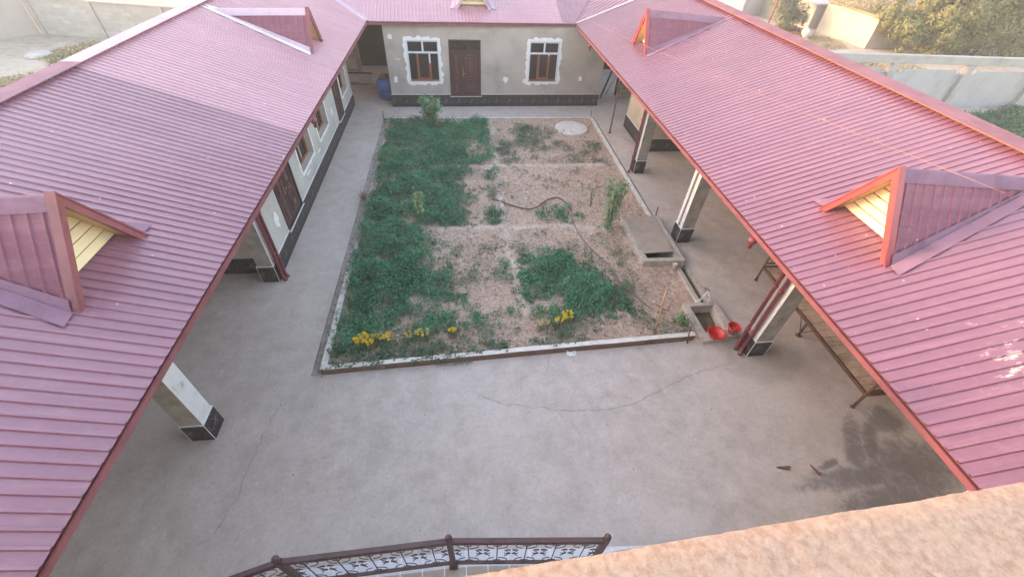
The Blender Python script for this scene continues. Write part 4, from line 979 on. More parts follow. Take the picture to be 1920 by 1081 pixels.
# ------------------------------------------------------------------ daybed
db = thing('daybed', 'long brown steel-framed wooden daybed under the right-hand roof', 'daybed', (8.9, 5.8, 0))
X0, X1, Y0, Y1, ZS = 7.92, 9.75, 3.86, 7.78, 0.47
for x in (X0, X1):
    for i, y in enumerate((Y0, 5.80, Y1)):
        tp = 0.93 if i != 1 else ZS-0.05
        mb = MB().tube([(x, y, 0.0), (x, y, tp)], 0.030, 10)
        if i == 1:
            mb.tube([(x, y-0.22, ZS-0.05), (x, y-0.14, ZS-0.16), (x, y-0.03, 0.14)], 0.012, 6); mb.tube([(x, y+0.22, ZS-0.05), (x, y+0.14, ZS-0.16), (x, y+0.03, 0.14)], 0.012, 6)
            mb.lathe((x, y, 0), [(0.06, 0), (0.06, 0.02), (0.03, 0.035)], 12)
        else: mb.lathe((x, y, tp-0.01), [(0.033, 0), (0.042, 0.012), (0.038, 0.04), (0.012, 0.055), (0.001, 0.056)], 12); mb.lathe((x, y, 0), [(0.045, 0), (0.045, 0.02), (0.03, 0.03)], 12)
        mb.build('leg', M['bed_metal'], parent=db)
for y in (Y0, Y1):
    mb = MB().beam((X0+.03, y, 0.90), (X1-.03, y, 0.90), 0.04, 0.04).beam((X0+.03, y, 0.60), (X1-.03, y, 0.60), 0.03, 0.03)
    for k in range(1, 13): xx = X0+(X1-X0)*k/13; mb.tube([(xx, y, 0.615), (xx, y, 0.88)], 0.009, 6)
    mb.build('end_rail', M['bed_metal'], parent=db)
MB().beam((X0, Y0+.03, ZS), (X0, Y1-.03, ZS), 0.05, 0.07).beam((X1, Y0+.03, ZS), (X1, Y1-.03, ZS), 0.05, 0.07).beam((X0+.025, Y0, ZS), (X1-.025, Y0, ZS), 0.05, 0.07).beam((X0+.025, Y1, ZS), (X1-.025, Y1, ZS), 0.05, 0.07).build('frame', M['bed_metal'], parent=db)
mb = MB(); y = Y0+0.03; r = random.Random(4)
while y < Y1-0.1:
    wdt = min(r.uniform(0.17, 0.24), Y1-0.03-y); dz = r.uniform(-0.008, 0.008); mb.box(X0+0.028+r.uniform(0, 0.015), X1-0.03, y+0.009, y+wdt-0.009, ZS+0.005+dz, ZS+0.027+dz); y += wdt
mb.build('seat', M['wood'], parent=db)
mb = MB().beam((X1, Y0+.03, 0.90), (X1, Y1-.03, 0.90), 0.04, 0.04)
for k in range(1, 28): yy = Y0+(Y1-Y0)*k/28; mb.tube([(X1, yy, ZS+0.03), (X1, yy, 0.88)], 0.009, 6)
mb.build('back_rail', M['bed_metal'], parent=db)

# ------------------------------------------------------------------ cistern, water channel, trough, tap
def frame_box(mb, o, i, z0, z1, mi=0):      # rim between outer quad o and inner quad i
    v = [(*p, z0) for p in o]+[(*p, z1) for p in o]+[(*p, z1) for p in i]+[(*p, z0) for p in i]
    f = []
    for k in range(4):
        j = (k+1) % 4; f += [(k, j, 4+j, 4+k), (4+k, 4+j, 8+j, 8+k), (8+k, 8+j, 12+j, 12+k)]
    mb.add(v, f, mi)
ci = thing('water_cistern', 'concrete cistern with a loose sheet lid at the right side of the garden', 'cistern', (5.5, 9.6, 0))
mb = MB(); frame_box(mb, [(4.90, 8.52), (6.12, 8.50), (6.12, 10.72), (4.88, 10.68)], [(5.06, 8.66), (5.90, 8.65), (5.92, 10.55), (5.04, 10.55)], -0.6, 0.19); mb.build('rim', M['cement'], parent=ci, bevel=0.01, fix=False)
MB().box(4.95, 6.05, 8.55, 10.65, -0.62, -0.58).build('bottom', M['dark'], parent=ci)  # near-black floor paints the shade inside the cistern opening
lid = MB(); lo = [(4.98, 8.80, 0.235), (5.87, 8.83, 0.245), (5.95, 10.68, 0.20), (4.96, 10.62, 0.20)]
lid.hexa(lo, [(x, y, z+0.014) for x, y, z in lo]).build('lid', M['lid'], parent=ci)
MB().tube([(6.11, 10.81, 0.0), (6.12, 10.86, 0.40)], 0.022, 8).build('rod', M['iron'])
rod = bpy.data.objects['rod']
chn = thing('water_channel', 'narrow sunken concrete channel between cistern and trough', 'channel', (6.08, 7.7, 0))
mb = MB(); mb.box(5.86, 5.975, 6.96, 8.50, -0.2, 0.035); mb.box(6.175, 6.30, 6.96, 8.50, -0.2, 0.006); mb.build('channel_wall', M['cement'], parent=chn, bevel=0.008)
MB().box(5.975, 6.175, 6.96, 8.50, -0.2, -0.12).build('water', M['water'], parent=chn)
trg = thing('water_trough', 'sunken concrete trough of brown water beside the red basin', 'trough', (5.9, 6.3, 0))
O_ = [(5.41, 5.70), (6.37, 5.83), (6.33, 6.95), (5.43, 6.95)]; I_ = [(5.60, 5.98), (6.11, 6.02), (6.20, 6.84), (5.57, 6.83)]
mb = MB(); frame_box(mb, O_, I_, -0.45, 0.105); mb.build('basin', M['cement'], parent=trg, bevel=0.012, fix=False)
MB().box(5.45, 6.3, 5.9, 6.9, -0.5, -0.17).build('water', M['water'], parent=trg)
tp = MB(); tp.tube([(5.93, 7.02, 0.05), (5.95, 7.03, 0.2), (6.02, 7.03, 0.40)], 0.014, 8).tube([(6.02, 7.03, 0.40), (6.07, 6.94, 0.30), (6.08, 6.90, 0.12)], 0.014, 8).tube([(5.78, 6.98, 0.105), (5.90, 7.02, 0.12), (6.02, 7.03, 0.40)], 0.012, 8).tube([(6.02, 7.03, 0.34), (6.12, 7.05, 0.34)], 0.009, 6)
tp.lathe((6.02, 7.03, 0.385), [(0.0, 0.03), (0.022, 0.028), (0.022, -0.02), (0.0, -0.022)], 10)
tag(tp.build('tap', M['pvc'], loc=(5.95, 7.0, 0.1)), 'white pipe tap standing at the head of the trough', 'tap')
def vessel(name, c, r0, r1, h, label, cat, ell=1.0, tilt=(0, 0), handle=False):
    t_ = 0.004
    prof = [(0.0, 0.0), (r0*0.96, 0.0), (r0, 0.012), (r1*0.97, h*0.93), (r1, h-0.012), (r1+0.016, h-0.004), (r1+0.018, h+0.003), (r1+0.008, h+0.004), (r1-0.006, h-0.004), (r1*0.97-t_, h*0.93), (r0-t_, 0.016), (0.0, 0.016)]
    th = thing(name, label, cat, c)
    mb = MB(); mb.lathe((0, 0, 0), prof, 36, sq=(1.0, ell)); mt = Matrix.Translation(c) @ Matrix.Rotation(tilt[0], 4, 'X') @ Matrix.Rotation(tilt[1], 4, 'Y')
    mb.build('body', M['red'], parent=th, fr=lambda x, y, z: tuple(mt @ Vector((x, y, z))), fix=False)
    if handle:
        mb = MB().tube([(r1*math.cos(a), r1*0.2*0-0.02-0.10*math.sin(a)*1.2, h-0.02-0.06*math.sin(a)) for a in [math.pi*k/12 for k in range(13)]], 0.004, 6)
        mb.build('handle', M['silver'], parent=th, fr=lambda x, y, z: tuple(mt @ Vector((x, y, z))))
    return th
vessel('washbasin', (5.76, 5.85, 0.107), 0.135, 0.195, 0.125, 'wide round red plastic basin on the trough edge', 'basin')
vessel('bucket', (6.22, 5.93, 0.107), 0.09, 0.132, 0.21, 'small red plastic bucket with a wire handle beside the red basin', 'bucket', handle=True)

# ------------------------------------------------------------------ small loose objects
def single(mb, name, mat, loc, label, cat, group=None, **kw): return tag(mb.build(name, mat, loc=loc, **kw), label, cat, group)
rod.name = 'metal_rod'; rod.location = (0, 0, 0); tag(rod, 'thick rusty rod standing at the far corner of the cistern', 'rod')
single(MB().tube([(4.38, 6.07, -0.05), (4.34, 6.12, 0.7), (4.29, 6.17, 1.42)], [0.026, 0.024, 0.02], 9), 'wooden_stake', M['stick'], (4.38, 6.07, 0), 'tall bare wooden stake standing in the soil near the trough', 'stake')
single(MB().tube([(5.08, 5.76, 0.0), (5.02, 5.85, 0.5)], 0.016, 8), 'wooden_stake', M['iron'], (5.08, 5.76, 0), 'short dark stake leaning at the near right end of the garden kerb', 'stake')
single(MB().tube([(-3.26, 18.47, -0.05), (-3.27, 18.46, 0.45)], 0.018, 8), 'metal_rod', M['iron'], (-3.26, 18.47, 0), 'thin rod standing at the far left corner of the garden', 'rod')
single(MB().tube([(5.93, 18.84, -0.05), (5.92, 18.85, 0.36)], 0.014, 8), 'metal_rod', M['iron'], (5.93, 18.84, 0), 'thin rod standing at the far right corner of the garden', 'rod')
def smooth_path(P, n=8):
    out = []
    for i in range(len(P)-1):
        p0 = Vector(P[max(i-1, 0)]); p1 = Vector(P[i]); p2 = Vector(P[i+1]); p3 = Vector(P[min(i+2, len(P)-1)])
        for k in range(n):
            t_ = k/n; out.append(0.5*((2*p1)+(-p0+p2)*t_+(2*p0-5*p1+4*p2-p3)*t_*t_+(-p0+3*p1-3*p2+p3)*t_**3))
    out.append(Vector(P[-1])); return out
hp = smooth_path([(0.97, 12.1, .06), (1.39, 11.8, .045), (1.97, 11.49, .045), (2.32, 11.54, .05), (2.74, 11.94, .06), (3.13, 12.09, .06), (3.37, 11.69, .08), (3.45, 11.3, 0.05)])
single(MB().tube(hp, 0.021, 8), 'garden_hose', M['hose_red'], (0.97, 12.1, 0), 'red-brown hose curving over the bare soil to the middle weed tuft', 'hose')
hp = smooth_path([(3.36, 10.90, .22), (3.38, 10.7, .05), (3.42, 10.07, .04), (3.65, 9.29, .04), (3.93, 8.56, .06), (4.08, 7.79, .05), (4.36, 7.27, .04), (4.6, 6.88, .02)])
single(MB().tube(hp, 0.013, 7), 'garden_hose', M['hose_grey'], (3.38, 10.8, 0), 'thin dusty hose trailing diagonally toward the wooden stake', 'hose')
mb = MB(); mb.lathe((0, 0, 0), [(0.0, 0.0), (0.05, 0.0), (0.072, 0.15), (0.076, 0.155), (0.066, 0.15), (0.045, 0.006), (0.0, 0.006)], 20)
mtc = Matrix.Translation((5.78, 8.36, 0.02)) @ Matrix.Rotation(-0.35, 4, 'X')
single(mb, 'plastic_cup', M['cream_cup'], (5.78, 8.36, 0.02), 'cream plastic cup on the soil in front of the cistern', 'cup', fr=lambda x, y, z: tuple(mtc @ Vector((x, y, z))), fix=False)
mb = MB(); r = random.Random(3); n = 10; vs = []
for i in range(n):
    for j in range(n): vs.append((2.17+0.22*i/(n-1)+r.uniform(-.02, .02), 5.58+0.13*j/(n-1)+r.uniform(-.02, .02), 0.01+0.05*r.random()*math.sin(math.pi*i/(n-1))*math.sin(math.pi*j/(n-1))+0.004))
mb.add(vs, [(i*n+j, (i+1)*n+j, (i+1)*n+j+1, i*n+j+1) for i in range(n-1) for j in range(n-1)])
single(mb, 'plastic_bag', M['bag'], (2.27, 5.64, 0), 'crumpled white plastic scrap lying below the near kerb', 'litter', fix=False)
def wedge(c, ang, L_, w0, w1, h, label):
    mb = MB(); ca, sa = math.cos(ang), math.sin(ang); T = lambda x, y, z: (c[0]+x*ca-y*sa, c[1]+x*sa+y*ca, z)
    secs = [(-L_/2, w0, h*0.5), (-L_*0.1, (w0+w1)/2, h*0.8), (L_*0.4, w1, h), (L_/2, w1*0.85, h*1.1)]; vs = []
    for x, w_, hh in secs: vs += [T(x, -w_/2, 0.002), T(x, w_/2, 0.002), T(x, w_*0.25, hh), T(x, -w_*0.3, hh)]
    fs = [(4*i+k, 4*i+(k+1) % 4, 4*i+4+(k+1) % 4, 4*i+4+k) for i in range(3) for k in range(4)]+[(0, 3, 2, 1), (12, 13, 14, 15)]
    mb.add(vs, fs); mb.tube([T(L_*0.42, -w1*0.3, h*0.5), T(L_*0.46, -w1*0.1, h*1.7)], 0.012, 6)
    single(mb, 'scrap_piece', M['rust'], (c[0], c[1], 0), label, 'scrap')
wedge((5.68, 2.77), R(-8), 0.22, 0.025, 0.085, 0.05, 'rusty wedge-shaped scrap pointing left on the open concrete')
wedge((6.27, 2.68), R(-72), 0.20, 0.02, 0.055, 0.045, 'slim rusty scrap lying beside the sooty stain')
# tiny pebbles on paving
mb = MB(); r = random.Random(8)
for i in range(110):
    x = r.uniform(-4.2, 8.0); y = r.uniform(1.9, 8.0)
    if in_poly(x, y, [(-3.4, 5.3), (6.5, 5.5), (6.5, 19), (-3.4, 19)]): continue
    s_ = 0.004+0.009*r.random()**2; mb.lathe((x, y, 0.001), [(0.0, 0), (s_, 0.002), (s_*0.7, s_*0.8), (0.0, s_)], 6)
stuff(mb.build('pebbles', M['iron'], fix=False), 'dark pebbles and grit scattered over the concrete', 'grit')

# drum, boards and planks in the far left alley
mb = MB(); prof = [(0.0, 0.0), (0.30, 0.0), (0.36, 0.05), (0.40, 0.2), (0.41, 0.24), (0.40, 0.28), (0.40, 0.55), (0.41, 0.59), (0.40, 0.63), (0.36, 0.80), (0.28, 0.88), (0.27, 0.88), (0.0, 0.885)]
drum = thing('plastic_drum', 'big blue plastic drum standing in the dark alley beside the far wing', 'drum', (-3.42, 21.25, 0))
MB().lathe((-3.42, 21.25, 0), prof, 32).build('body', M['blue'], parent=drum)
mb = MB(); r = random.Random(2); vs = []
for i in range(7):
    for k in range(14):
        a = 2*math.pi*k/14; rr = 0.30*(1-i/7)+0.02*r.uniform(-1, 1); vs.append((-3.40+rr*math.cos(a), 21.35+rr*math.sin(a)*0.9, 0.89+0.16*math.sin(i/6*1.5)+0.03*r.random()))
mb.add(vs, [(i*14+k, i*14+(k+1) % 14, (i+1)*14+(k+1) % 14, (i+1)*14+k) for i in range(6) for k in range(14)])
single(mb, 'sack', M['brown_rag'], (-3.40, 21.35, 0.89), 'crumpled brown sack lying on the blue drum', 'sack', fix=False)
al = MB(); al.box(-10.3, 12.3, 26.0, 26.3, 0, 3.4); al.box(-10.3, -10.0, 20.4, 26.0, 0, 3.4); al.box(12.0, 12.3, 22.0, 26.0, 0, 3.4); al.build('alley_light_block', M['dark'], parent=bw)  # dark walls added to block sunlight and darken the alleys
MB().box(-6.9, -4.78, 23.2, 23.4, 0, 3.3).build('side_wall', M['wall'], parent=lw)
def board(x0, x1, y, z0, z1, th, tilt, label):
    mb = MB(); mb.hexa([(x0, y, z0), (x1, y+0.04, z0), (x1, y+0.04+tilt, z1), (x0, y+tilt, z1)], [(x0, y+th, z0), (x1, y+0.04+th, z0), (x1, y+0.04+tilt+th, z1), (x0, y+tilt+th, z1)])
    single(mb, 'board', M['board'], ((x0+x1)/2, y, z0), label, 'board', 'boards leaning in the far left alley')
board(-6.0, -4.95, 22.9, 0.15, 0.62, 0.03, 0.12, 'upper left pale board leaning at the back of the left alley')
board(-4.92, -4.35, 22.85, 0.12, 0.58, 0.03, 0.12, 'square pale board leaning nearest the blue drum')
board(-5.9, -4.95, 23.0, 0.70, 1.15, 0.03, 0.1, 'higher pale board resting above the others in the left alley')
for i, (a, b, lb) in enumerate((((-6.2, 22.6, 0.08), (-4.1, 22.5, 0.08), 'pale plank lying on the ground at the mouth of the left alley'), ((-6.2, 22.72, 0.66), (-4.2, 22.66, 0.64), 'dark upper rail of wood across the leaning boards'), ((-6.2, 22.35, 0.05), (-4.3, 22.3, 0.05), 'front plank lying before the stacked boards'))):
    single(MB().beam(a, b, 0.09, 0.05), 'plank', M['board'] if i != 1 else M['bed_metal'], a, lb, 'plank', 'planks in the far left alley')
single(MB().beam((7.0, 21.3, 0.0), (7.55, 21.6, 1.5), 0.09, 0.03), 'plank', M['bed_metal'], (7.0, 21.3, 0), 'dark plank leaning in the passage right of the far wing', 'plank')
single(MB().beam((7.15, 21.2, 0.0), (7.75, 21.5, 1.25), 0.06, 0.03), 'plank', M['board'], (7.15, 21.2, 0), 'thin pale plank leaning beside the dark one right of the far wing', 'plank')
# manhole slab in the garden
mb = MB(); c = (4.78, 17.68); n = 40
mb.lathe((c[0], c[1], 0), [(0.0, 0.075), (0.66, 0.075), (0.70, 0.065), (0.71, 0.045), (0.71, 0.0)], n)
ms = thing('manhole_cover', 'round pale concrete slab lying at the far right corner of the garden', 'manhole cover', (*c, 0))
mb.build('slab', M['kerb'], parent=ms, fix=False)
MB().lathe((c[0]-0.40, c[1]-0.33, 0.077), [(0.0, 0.001), (0.04, 0.001), (0.045, 0.0)], 12).build('hole_shade', M['dark'], parent=ms, fix=False)  # flat near-black disc painted as the shade inside a lifting hole
# overhead wire from back roof to the near right dormer
A, B = Vector((3.38, 22.0, 4.16)), Vector((7.0, 4.1, 4.98))
pts = [A.lerp(B, t_/30)+Vector((0, 0, -0.10*4*(t_/30)*(1-t_/30))) for t_ in range(31)]
single(MB().tube(pts, 0.0045, 6), 'overhead_wire', M['wire'], A, 'thin pale wire stretched over the right roof', 'wire')

# ------------------------------------------------------------------ vegetation in the garden
PL = {
'A1': ([(-3.0, 18.5), (1.1, 18.5), (1.05, 14.5), (-2.95, 14.26)], 4200, .26, 'alfalfa', 0.95),
'A2': ([(-2.97, 14.38), (-0.62, 14.17), (-0.35, 12.16), (-0.73, 10.75), (-3.01, 10.55)], 4200, .28, 'alfalfa', 0.95),
'A2b': ([(-0.62, 14.09), (1.18, 14.2), (1.10, 10.7), (-0.73, 10.7)], 1700, .17, 'alfalfa', 0.62),
'A3': ([(-3.0, 10.69), (-1.2, 10.46), (-1.35, 8.34), (-1.7, 6.86), (-2.0, 6.24), (-2.83, 6.0), (-2.97, 8.04)], 4600, .34, 'alfalfa', 1.0),
'A3b': ([(-1.3, 10.46), (-0.7, 10.2), (-0.43, 9.42), (-0.43, 7.4), (-1.5, 6.85), (-1.45, 8.77)], 3000, .24, 'alfalfa', 0.75),
'B1': ([(-1.01, 7.0), (-0.37, 7.2), (0.0, 6.8), (-0.13, 6.5), (-0.92, 6.45)], 2600, .28, 'alfalfa', 0.9),
'B2': ([(0.1, 6.95), (0.62, 6.9), (0.62, 6.45), (0.14, 6.45)], 2400, .28, 'alfalfa', 0.85),
'B3': ([(-0.36, 7.7), (0.04, 7.75), (0.01, 6.9), (-0.37, 6.9)], 2200, .25, 'alfalfa', 0.8),
'B4': ([(0.84, 8.9), (1.16, 8.9), (1.10, 8.0), (0.81, 8.0)], 2400, .2, 'alfalfa', 0.8),
'B5': ([(0.9, 7.3), (1.24, 7.3), (1.17, 6.85), (0.86, 6.85)], 1800, .18, 'alfalfa', 0.8),
'C1': ([(1.42, 9.2), (2.1, 9.35), (2.8, 8.95), (3.75, 8.1), (3.56, 7.27), (3.01, 6.84), (2.02, 6.55), (1.6, 6.93), (1.42, 7.59)], 3500, .27, 'alfalfa', 0.9),
'C2': ([(3.28, 7.2), (4.25, 7.2), (4.05, 6.7), (3.18, 6.6)], 2600, .22, 'alfalfa', 0.85),
'C3': ([(3.75, 8.5), (4.5, 8.23), (4.35, 7.3), (3.56, 7.26)], 1000, .14, 'alfalfa_grey', 0.6),
'D1': ([(2.25, 11.3), (2.9, 11.55), (3.86, 11.5), (3.67, 10.75), (2.77, 10.75), (2.24, 11.0)], 2200, .22, 'alfalfa', 0.8),
'D2': ([(1.45, 18.4), (3.4, 18.3), (4.0, 16.8), (5.2, 15.15), (5.2, 14.6), (1.4, 14.65)], 2600, .13, 'alfalfa_grey', 0.5),
'D2b': ([(1.5, 18.3), (3.0, 18.2), (2.6, 16.8), (1.5, 16.6)], 700, .14, 'alfalfa', 0.5),
'D3': ([(5.2, 16.3), (5.6, 16.2), (5.4, 15.5), (5.05, 15.5)], 2000, .15, 'alfalfa_grey', 0.8),
'A6': ([(-0.7, 14.2), (1.1, 14.3), (1.1, 10.7), (-0.8, 10.7)], 2600, .14, 'alfalfa_grey', 0.75),
'A7': ([(-1.9, 8.4), (-0.6, 9.5), (-0.4, 7.6), (-1.4, 6.6)], 2400, .16, 'alfalfa_grey', 0.75),
'C5': ([(1.45, 9.6), (3.2, 9.5), (4.4, 8.2), (4.3, 6.6), (1.9, 6.3), (1.45, 7.4)], 1800, .13, 'alfalfa_grey', 0.65),
'G1': ([(-0.6, 10.4), (5.6, 14.2), (5.6, 17.5), (1.4, 18.2), (-1.5, 6.1), (1.2, 6.0)], 520, .10, 'alfalfa_grey', 0.5),
'G2': ([(-1.4, 10.4), (5.0, 10.4), (4.8, 6.0), (-1.8, 6.0)], 900, .11, 'alfalfa_grey', 0.5),
'B6': ([(-1.3, 8.0), (-0.2, 8.2), (0.2, 6.5), (-1.1, 6.3)], 2200, .22, 'alfalfa', 0.5),
'B7': ([(-2.0, 6.9), (-1.1, 7.1), (-0.9, 6.3), (-2.0, 6.2)], 2200, .24, 'alfalfa', 0.55),
'C6': ([(1.8, 9.8), (4.4, 8.6), (4.6, 7.0), (3.6, 6.3), (1.6, 6.3)], 1500, .18, 'alfalfa', 0.42),
'A8': ([(-0.7, 14.2), (0.9, 14.3), (0.7, 10.7), (-0.8, 10.7)], 1800, .16, 'alfalfa', 0.42),
'A5': ([(-0.6, 9.9), (1.1, 9.6), (1.2, 6.2), (-1.4, 6.2), (-1.0, 8.5)], 420, .11, 'alfalfa_grey', 0.45),
'C4': ([(1.5, 10.3), (4.4, 10.2), (4.5, 8.3), (3.7, 8.5), (2.3, 9.5), (1.5, 9.4)], 420, .10, 'alfalfa_grey', 0.45),
'R1': ([(4.3, 13.2), (5.6, 12.6), (5.0, 10.9), (4.0, 10.3)], 1200, .12, 'alfalfa_grey', 0.4),
'R2': ([(3.9, 10.4), (4.71, 10.1), (4.6, 8.4), (4.0, 8.8)], 1700, .14, 'alfalfa_grey', 0.55),
'E2': ([(0.9, 6.35), (5.3, 6.6), (5.26, 6.05), (0.9, 5.85)], 520, .09, 'alfalfa_grey', 0.4),
}
acc = {}
def sample_poly(P, n):
    xs = [p[0] for p in P]; ys = [p[1] for p in P]; out = []
    A_ = abs(sum(P[i][0]*P[(i+1) % len(P)][1]-P[(i+1) % len(P)][0]*P[i][1] for i in range(len(P))))/2
    N_ = int(A_*n); t_ = 0
    while len(out) < N_ and t_ < N_*8:
        t_ += 1; x = random.uniform(min(xs), max(xs)); y = random.uniform(min(ys), max(ys))
        if in_poly(x, y, P): out.append((x, y))
    return out
for key, (P, dens, hgt, mt_, cov) in PL.items():
    per = 15 if mt_ == 'alfalfa' else 9
    for (x, y) in sample_poly(P, dens*(0.95 if mt_ == 'alfalfa' else 0.95)/per):
        nz_ = mn.noise(Vector((x*0.9, y*0.9, 5)))*0.7+mn.noise(Vector((x*2.7, y*2.7, 2)))*0.75+mn.noise(Vector((x*7, y*7, 1)))*0.35
        if nz_*1.15+cov*1.25-0.66 < random.random()*0.5: continue
        # ragged edges
        x += random.gauss(0, 0.11); y += random.gauss(0, 0.11)
        if x < -3.06 or x > 5.95: continue
        h = hgt*max(0.3, 0.5+0.7*random.random()+1.5*mn.noise(Vector((x*1.7, y*1.7, 9)))+0.5*nz_); rad = 0.055+0.06*random.random()+0.1*h; z0 = soil_z(x, y)
        n = int(per*(0.7+0.6*random.random()))
        q = RNG.normal(size=(n, 3)); q /= np.linalg.norm(q, axis=1, keepdims=True); rr = RNG.random(n)**0.4
        C = np.stack([x+q[:, 0]*rad*rr, y+q[:, 1]*rad*rr, z0+0.01+h*(0.5+0.5*q[:, 2]*rr)], 1)
        N = np.stack([q[:, 0]*0.7, q[:, 1]*0.7, np.abs(q[:, 2])+(0.5 if mt_ == 'alfalfa' else 0.1)], 1)+RNG.normal(size=(n, 3))*(0.45 if mt_ == 'alfalfa' else 0.8)
        acc.setdefault(mt_, []).append((C, N))
for mt_, lst in acc.items():
    C = np.concatenate([a for a, _ in lst]); N = np.concatenate([b for _, b in lst])
    o = leaves('alfalfa_cover' if mt_ == 'alfalfa' else 'dusty_weeds', C, N, 0.058 if mt_ == 'alfalfa' else 0.060, 0.28 if mt_ != 'alfalfa' else 0.52, M[mt_], fold=0.12)
    stuff(o, 'dark green alfalfa growing in patches over the garden' if mt_ == 'alfalfa' else 'sparse grey-green weeds on the drier garden plots', 'ground cover')
# broad-leaved plants along the near kerb
Cs, Ns = [], []
for (x, y) in sample_poly([(-3.0, 6.3), (-1.7, 6.25), (0.6, 6.15), (0.95, 5.95), (0.9, 5.72), (-3.0, 5.55)], 55)+sample_poly([(1.3, 6.15), (2.7, 6.2), (2.6, 5.85), (1.4, 5.8)], 40)+sample_poly([(4.9, 6.5), (5.4, 6.5), (5.4, 6.0), (4.9, 6.0)], 25):
    dens = 1.0 if x < -1.4 else 0.6
    if random.random() > dens: continue
    n = 22; q = RNG.normal(size=(n, 3)); q /= np.linalg.norm(q, axis=1, keepdims=True)
    hh = 0.13+0.1*random.random()
    Cs.append(np.stack([x+q[:, 0]*0.09, y+q[:, 1]*0.09, 0.02+hh*RNG.random(n)], 1)); Ns.append(np.stack([q[:, 0]*0.5, q[:, 1]*0.5, np.abs(q[:, 2])+0.8], 1))
# a few trailing over the kerb
for x in (-2.9, -2.6, -2.2, -1.9, -1.2, -0.9, -0.5, -0.3):
    n = 14; Cs.append(np.stack([x+RNG.normal(size=n)*0.1, front_y(x)+0.02+RNG.normal(size=n)*0.07, 0.17+0.03*RNG.random(n)], 1)); Ns.append(RNG.normal(size=(n, 3))*0.3+np.array([0, 0, 1]))
stuff(leaves('kerbside_plants', np.concatenate(Cs), np.concatenate(Ns), 0.055, 0.7, M['broad'], fold=0.1), 'broad-leaved creeping plants along the near kerb', 'ground cover')
# weed growing in the groove under the kerb
n = 260; xx = RNG.uniform(-0.75, 0.05, n); stuff(leaves('groove_weed', np.stack([xx, 5.50+0.0427*(xx+3.1)-0.03-np.abs(RNG.normal(size=n))*0.06, 0.01+0.06*RNG.random(n)], 1), RNG.normal(size=(n, 3))*0.5+np.array([0, 0, 1]), 0.03, 0.35, M['alfalfa_grey']), 'feathery weed growing below the near kerb', 'ground cover')
# straw litter over the soil
n = 48000; xx = RNG.uniform(-2.9, 5.85, n); yy = RNG.uniform(5.8, 18.5, n)
keep = np.array([mn.noise(Vector((a*0.9, b*0.9, 0)))*0.8+0.55 > random.random()*0.9 and not (a > 4.9 and 8.4 < b < 10.8) and not (a > 5.4 and b < 8.6) for a, b in zip(xx, yy)])
xx, yy = xx[keep], yy[keep]; zz_ = np.array([soil_z(a, b) for a, b in zip(xx, yy)])+0.008
stuff(leaves('straw_litter', np.stack([xx, yy, zz_], 1), RNG.normal(size=(len(xx), 3))*0.35+np.array([0, 0, 1]), 0.085, 0.24, M['straw']), 'dry straw and leaf litter lying on the bare soil', 'litter')
mb = MB(); r = random.Random(31)
for i in range(420):
    x = r.uniform(4.5, 5.9) if i % 3 else r.uniform(-2.5, 5.5); y = r.uniform(10.9, 13.8) if i % 3 else r.uniform(6.0, 18)
    if x > 4.85 and y < 10.8: continue
    s_ = r.uniform(0.012, 0.045); z = soil_z(x, y); mb.lathe((x, y, z-0.005), [(0.0, 0), (s_, 0.004), (s_*r.uniform(.6, .9), s_*0.6), (0.0, s_*0.8)], 6, smooth=False, sq=(1, r.uniform(.6, 1)))
stuff(mb.build('soil_clods', M['soil'], fix=False), 'loose clods of dug earth, thickest beside the cistern', 'clods')

def shrub(name, base, label, cat, stems, n, size, aspect, mat, lean=(0, 0), rad=0.3, h=1.0, droop=0.0, lo=0.25, group=None, stem_mat=None):
    t_ = thing(name, label, cat, base, group); b = Vector(base); mb = MB(); C = []; N = []
    for k in range(stems):
        a = 2*math.pi*k/stems+random.uniform(-.4, .4); tip = b+Vector((lean[0]+rad*0.8*math.cos(a)*random.uniform(.3, 1), lean[1]+rad*0.8*math.sin(a)*random.uniform(.3, 1), h*random.uniform(.75, 1)))
        mid = b.lerp(tip, 0.5)+Vector((0, 0, 0.08*h)); mb.tube([b, mid, tip], [0.012, 0.008, 0.003], 6)
        for q in range(n//stems):
            f = lo+(1-lo)*random.random(); p = b.lerp(mid, f*2) if f < .5 else mid.lerp(tip, f*2-1)
            o_ = Vector((random.gauss(0, 1), random.gauss(0, 1), random.gauss(0, 1)))*rad*0.22; C.append(p+o_); N.append((o_.x*2+random.gauss(0, .3), o_.y*2+random.gauss(0, .3), rad*0.6+0.2-droop))
    mb.build('stem', stem_mat or M['bark'], parent=t_)
    leaves('foliage', C, N, size, aspect, M[mat], parent=t_, fold=0.12); return t_
shrub('peach_sapling', (-1.27, 17.81, 0), 'bushy light green sapling at the far end of the alfalfa, before the far wing', 'sapling', 11, 1000, 0.17, 0.30, 'peach', rad=0.52, h=1.25, lean=(0.03, 0))
shrub('sapling', (-1.33, 10.97, 0.1), 'pale leafy sapling sticking out of the dark alfalfa', 'sapling', 3, 130, 0.13, 0.5, 'pale_leaf', rad=0.20, h=1.15)
shrub('sapling', (4.36, 10.25, 0), 'tall slender green sapling before the cistern', 'sapling', 6, 620, 0.13, 0.30, 'peach', rad=0.34, h=1.75, lean=(0.05, 0.1), lo=0.05)
shrub('sapling', (4.15, 11.6, 0), 'small thin sapling behind the tall slender one', 'sapling', 3, 70, 0.08, 0.30, 'peach', rad=0.16, h=0.8)
shrub('sapling', (4.85, 11.5, 0), 'thin leggy sapling among the clods near the right kerb', 'sapling', 3, 90, 0.09, 0.30, 'peach', rad=0.2, h=0.8)
shrub('leafy_shrub', (5.12, 6.32, 0), 'small leafy bush against the left side of the trough', 'shrub', 6, 260, 0.08, 0.4, 'peach', rad=0.20, h=0.34)
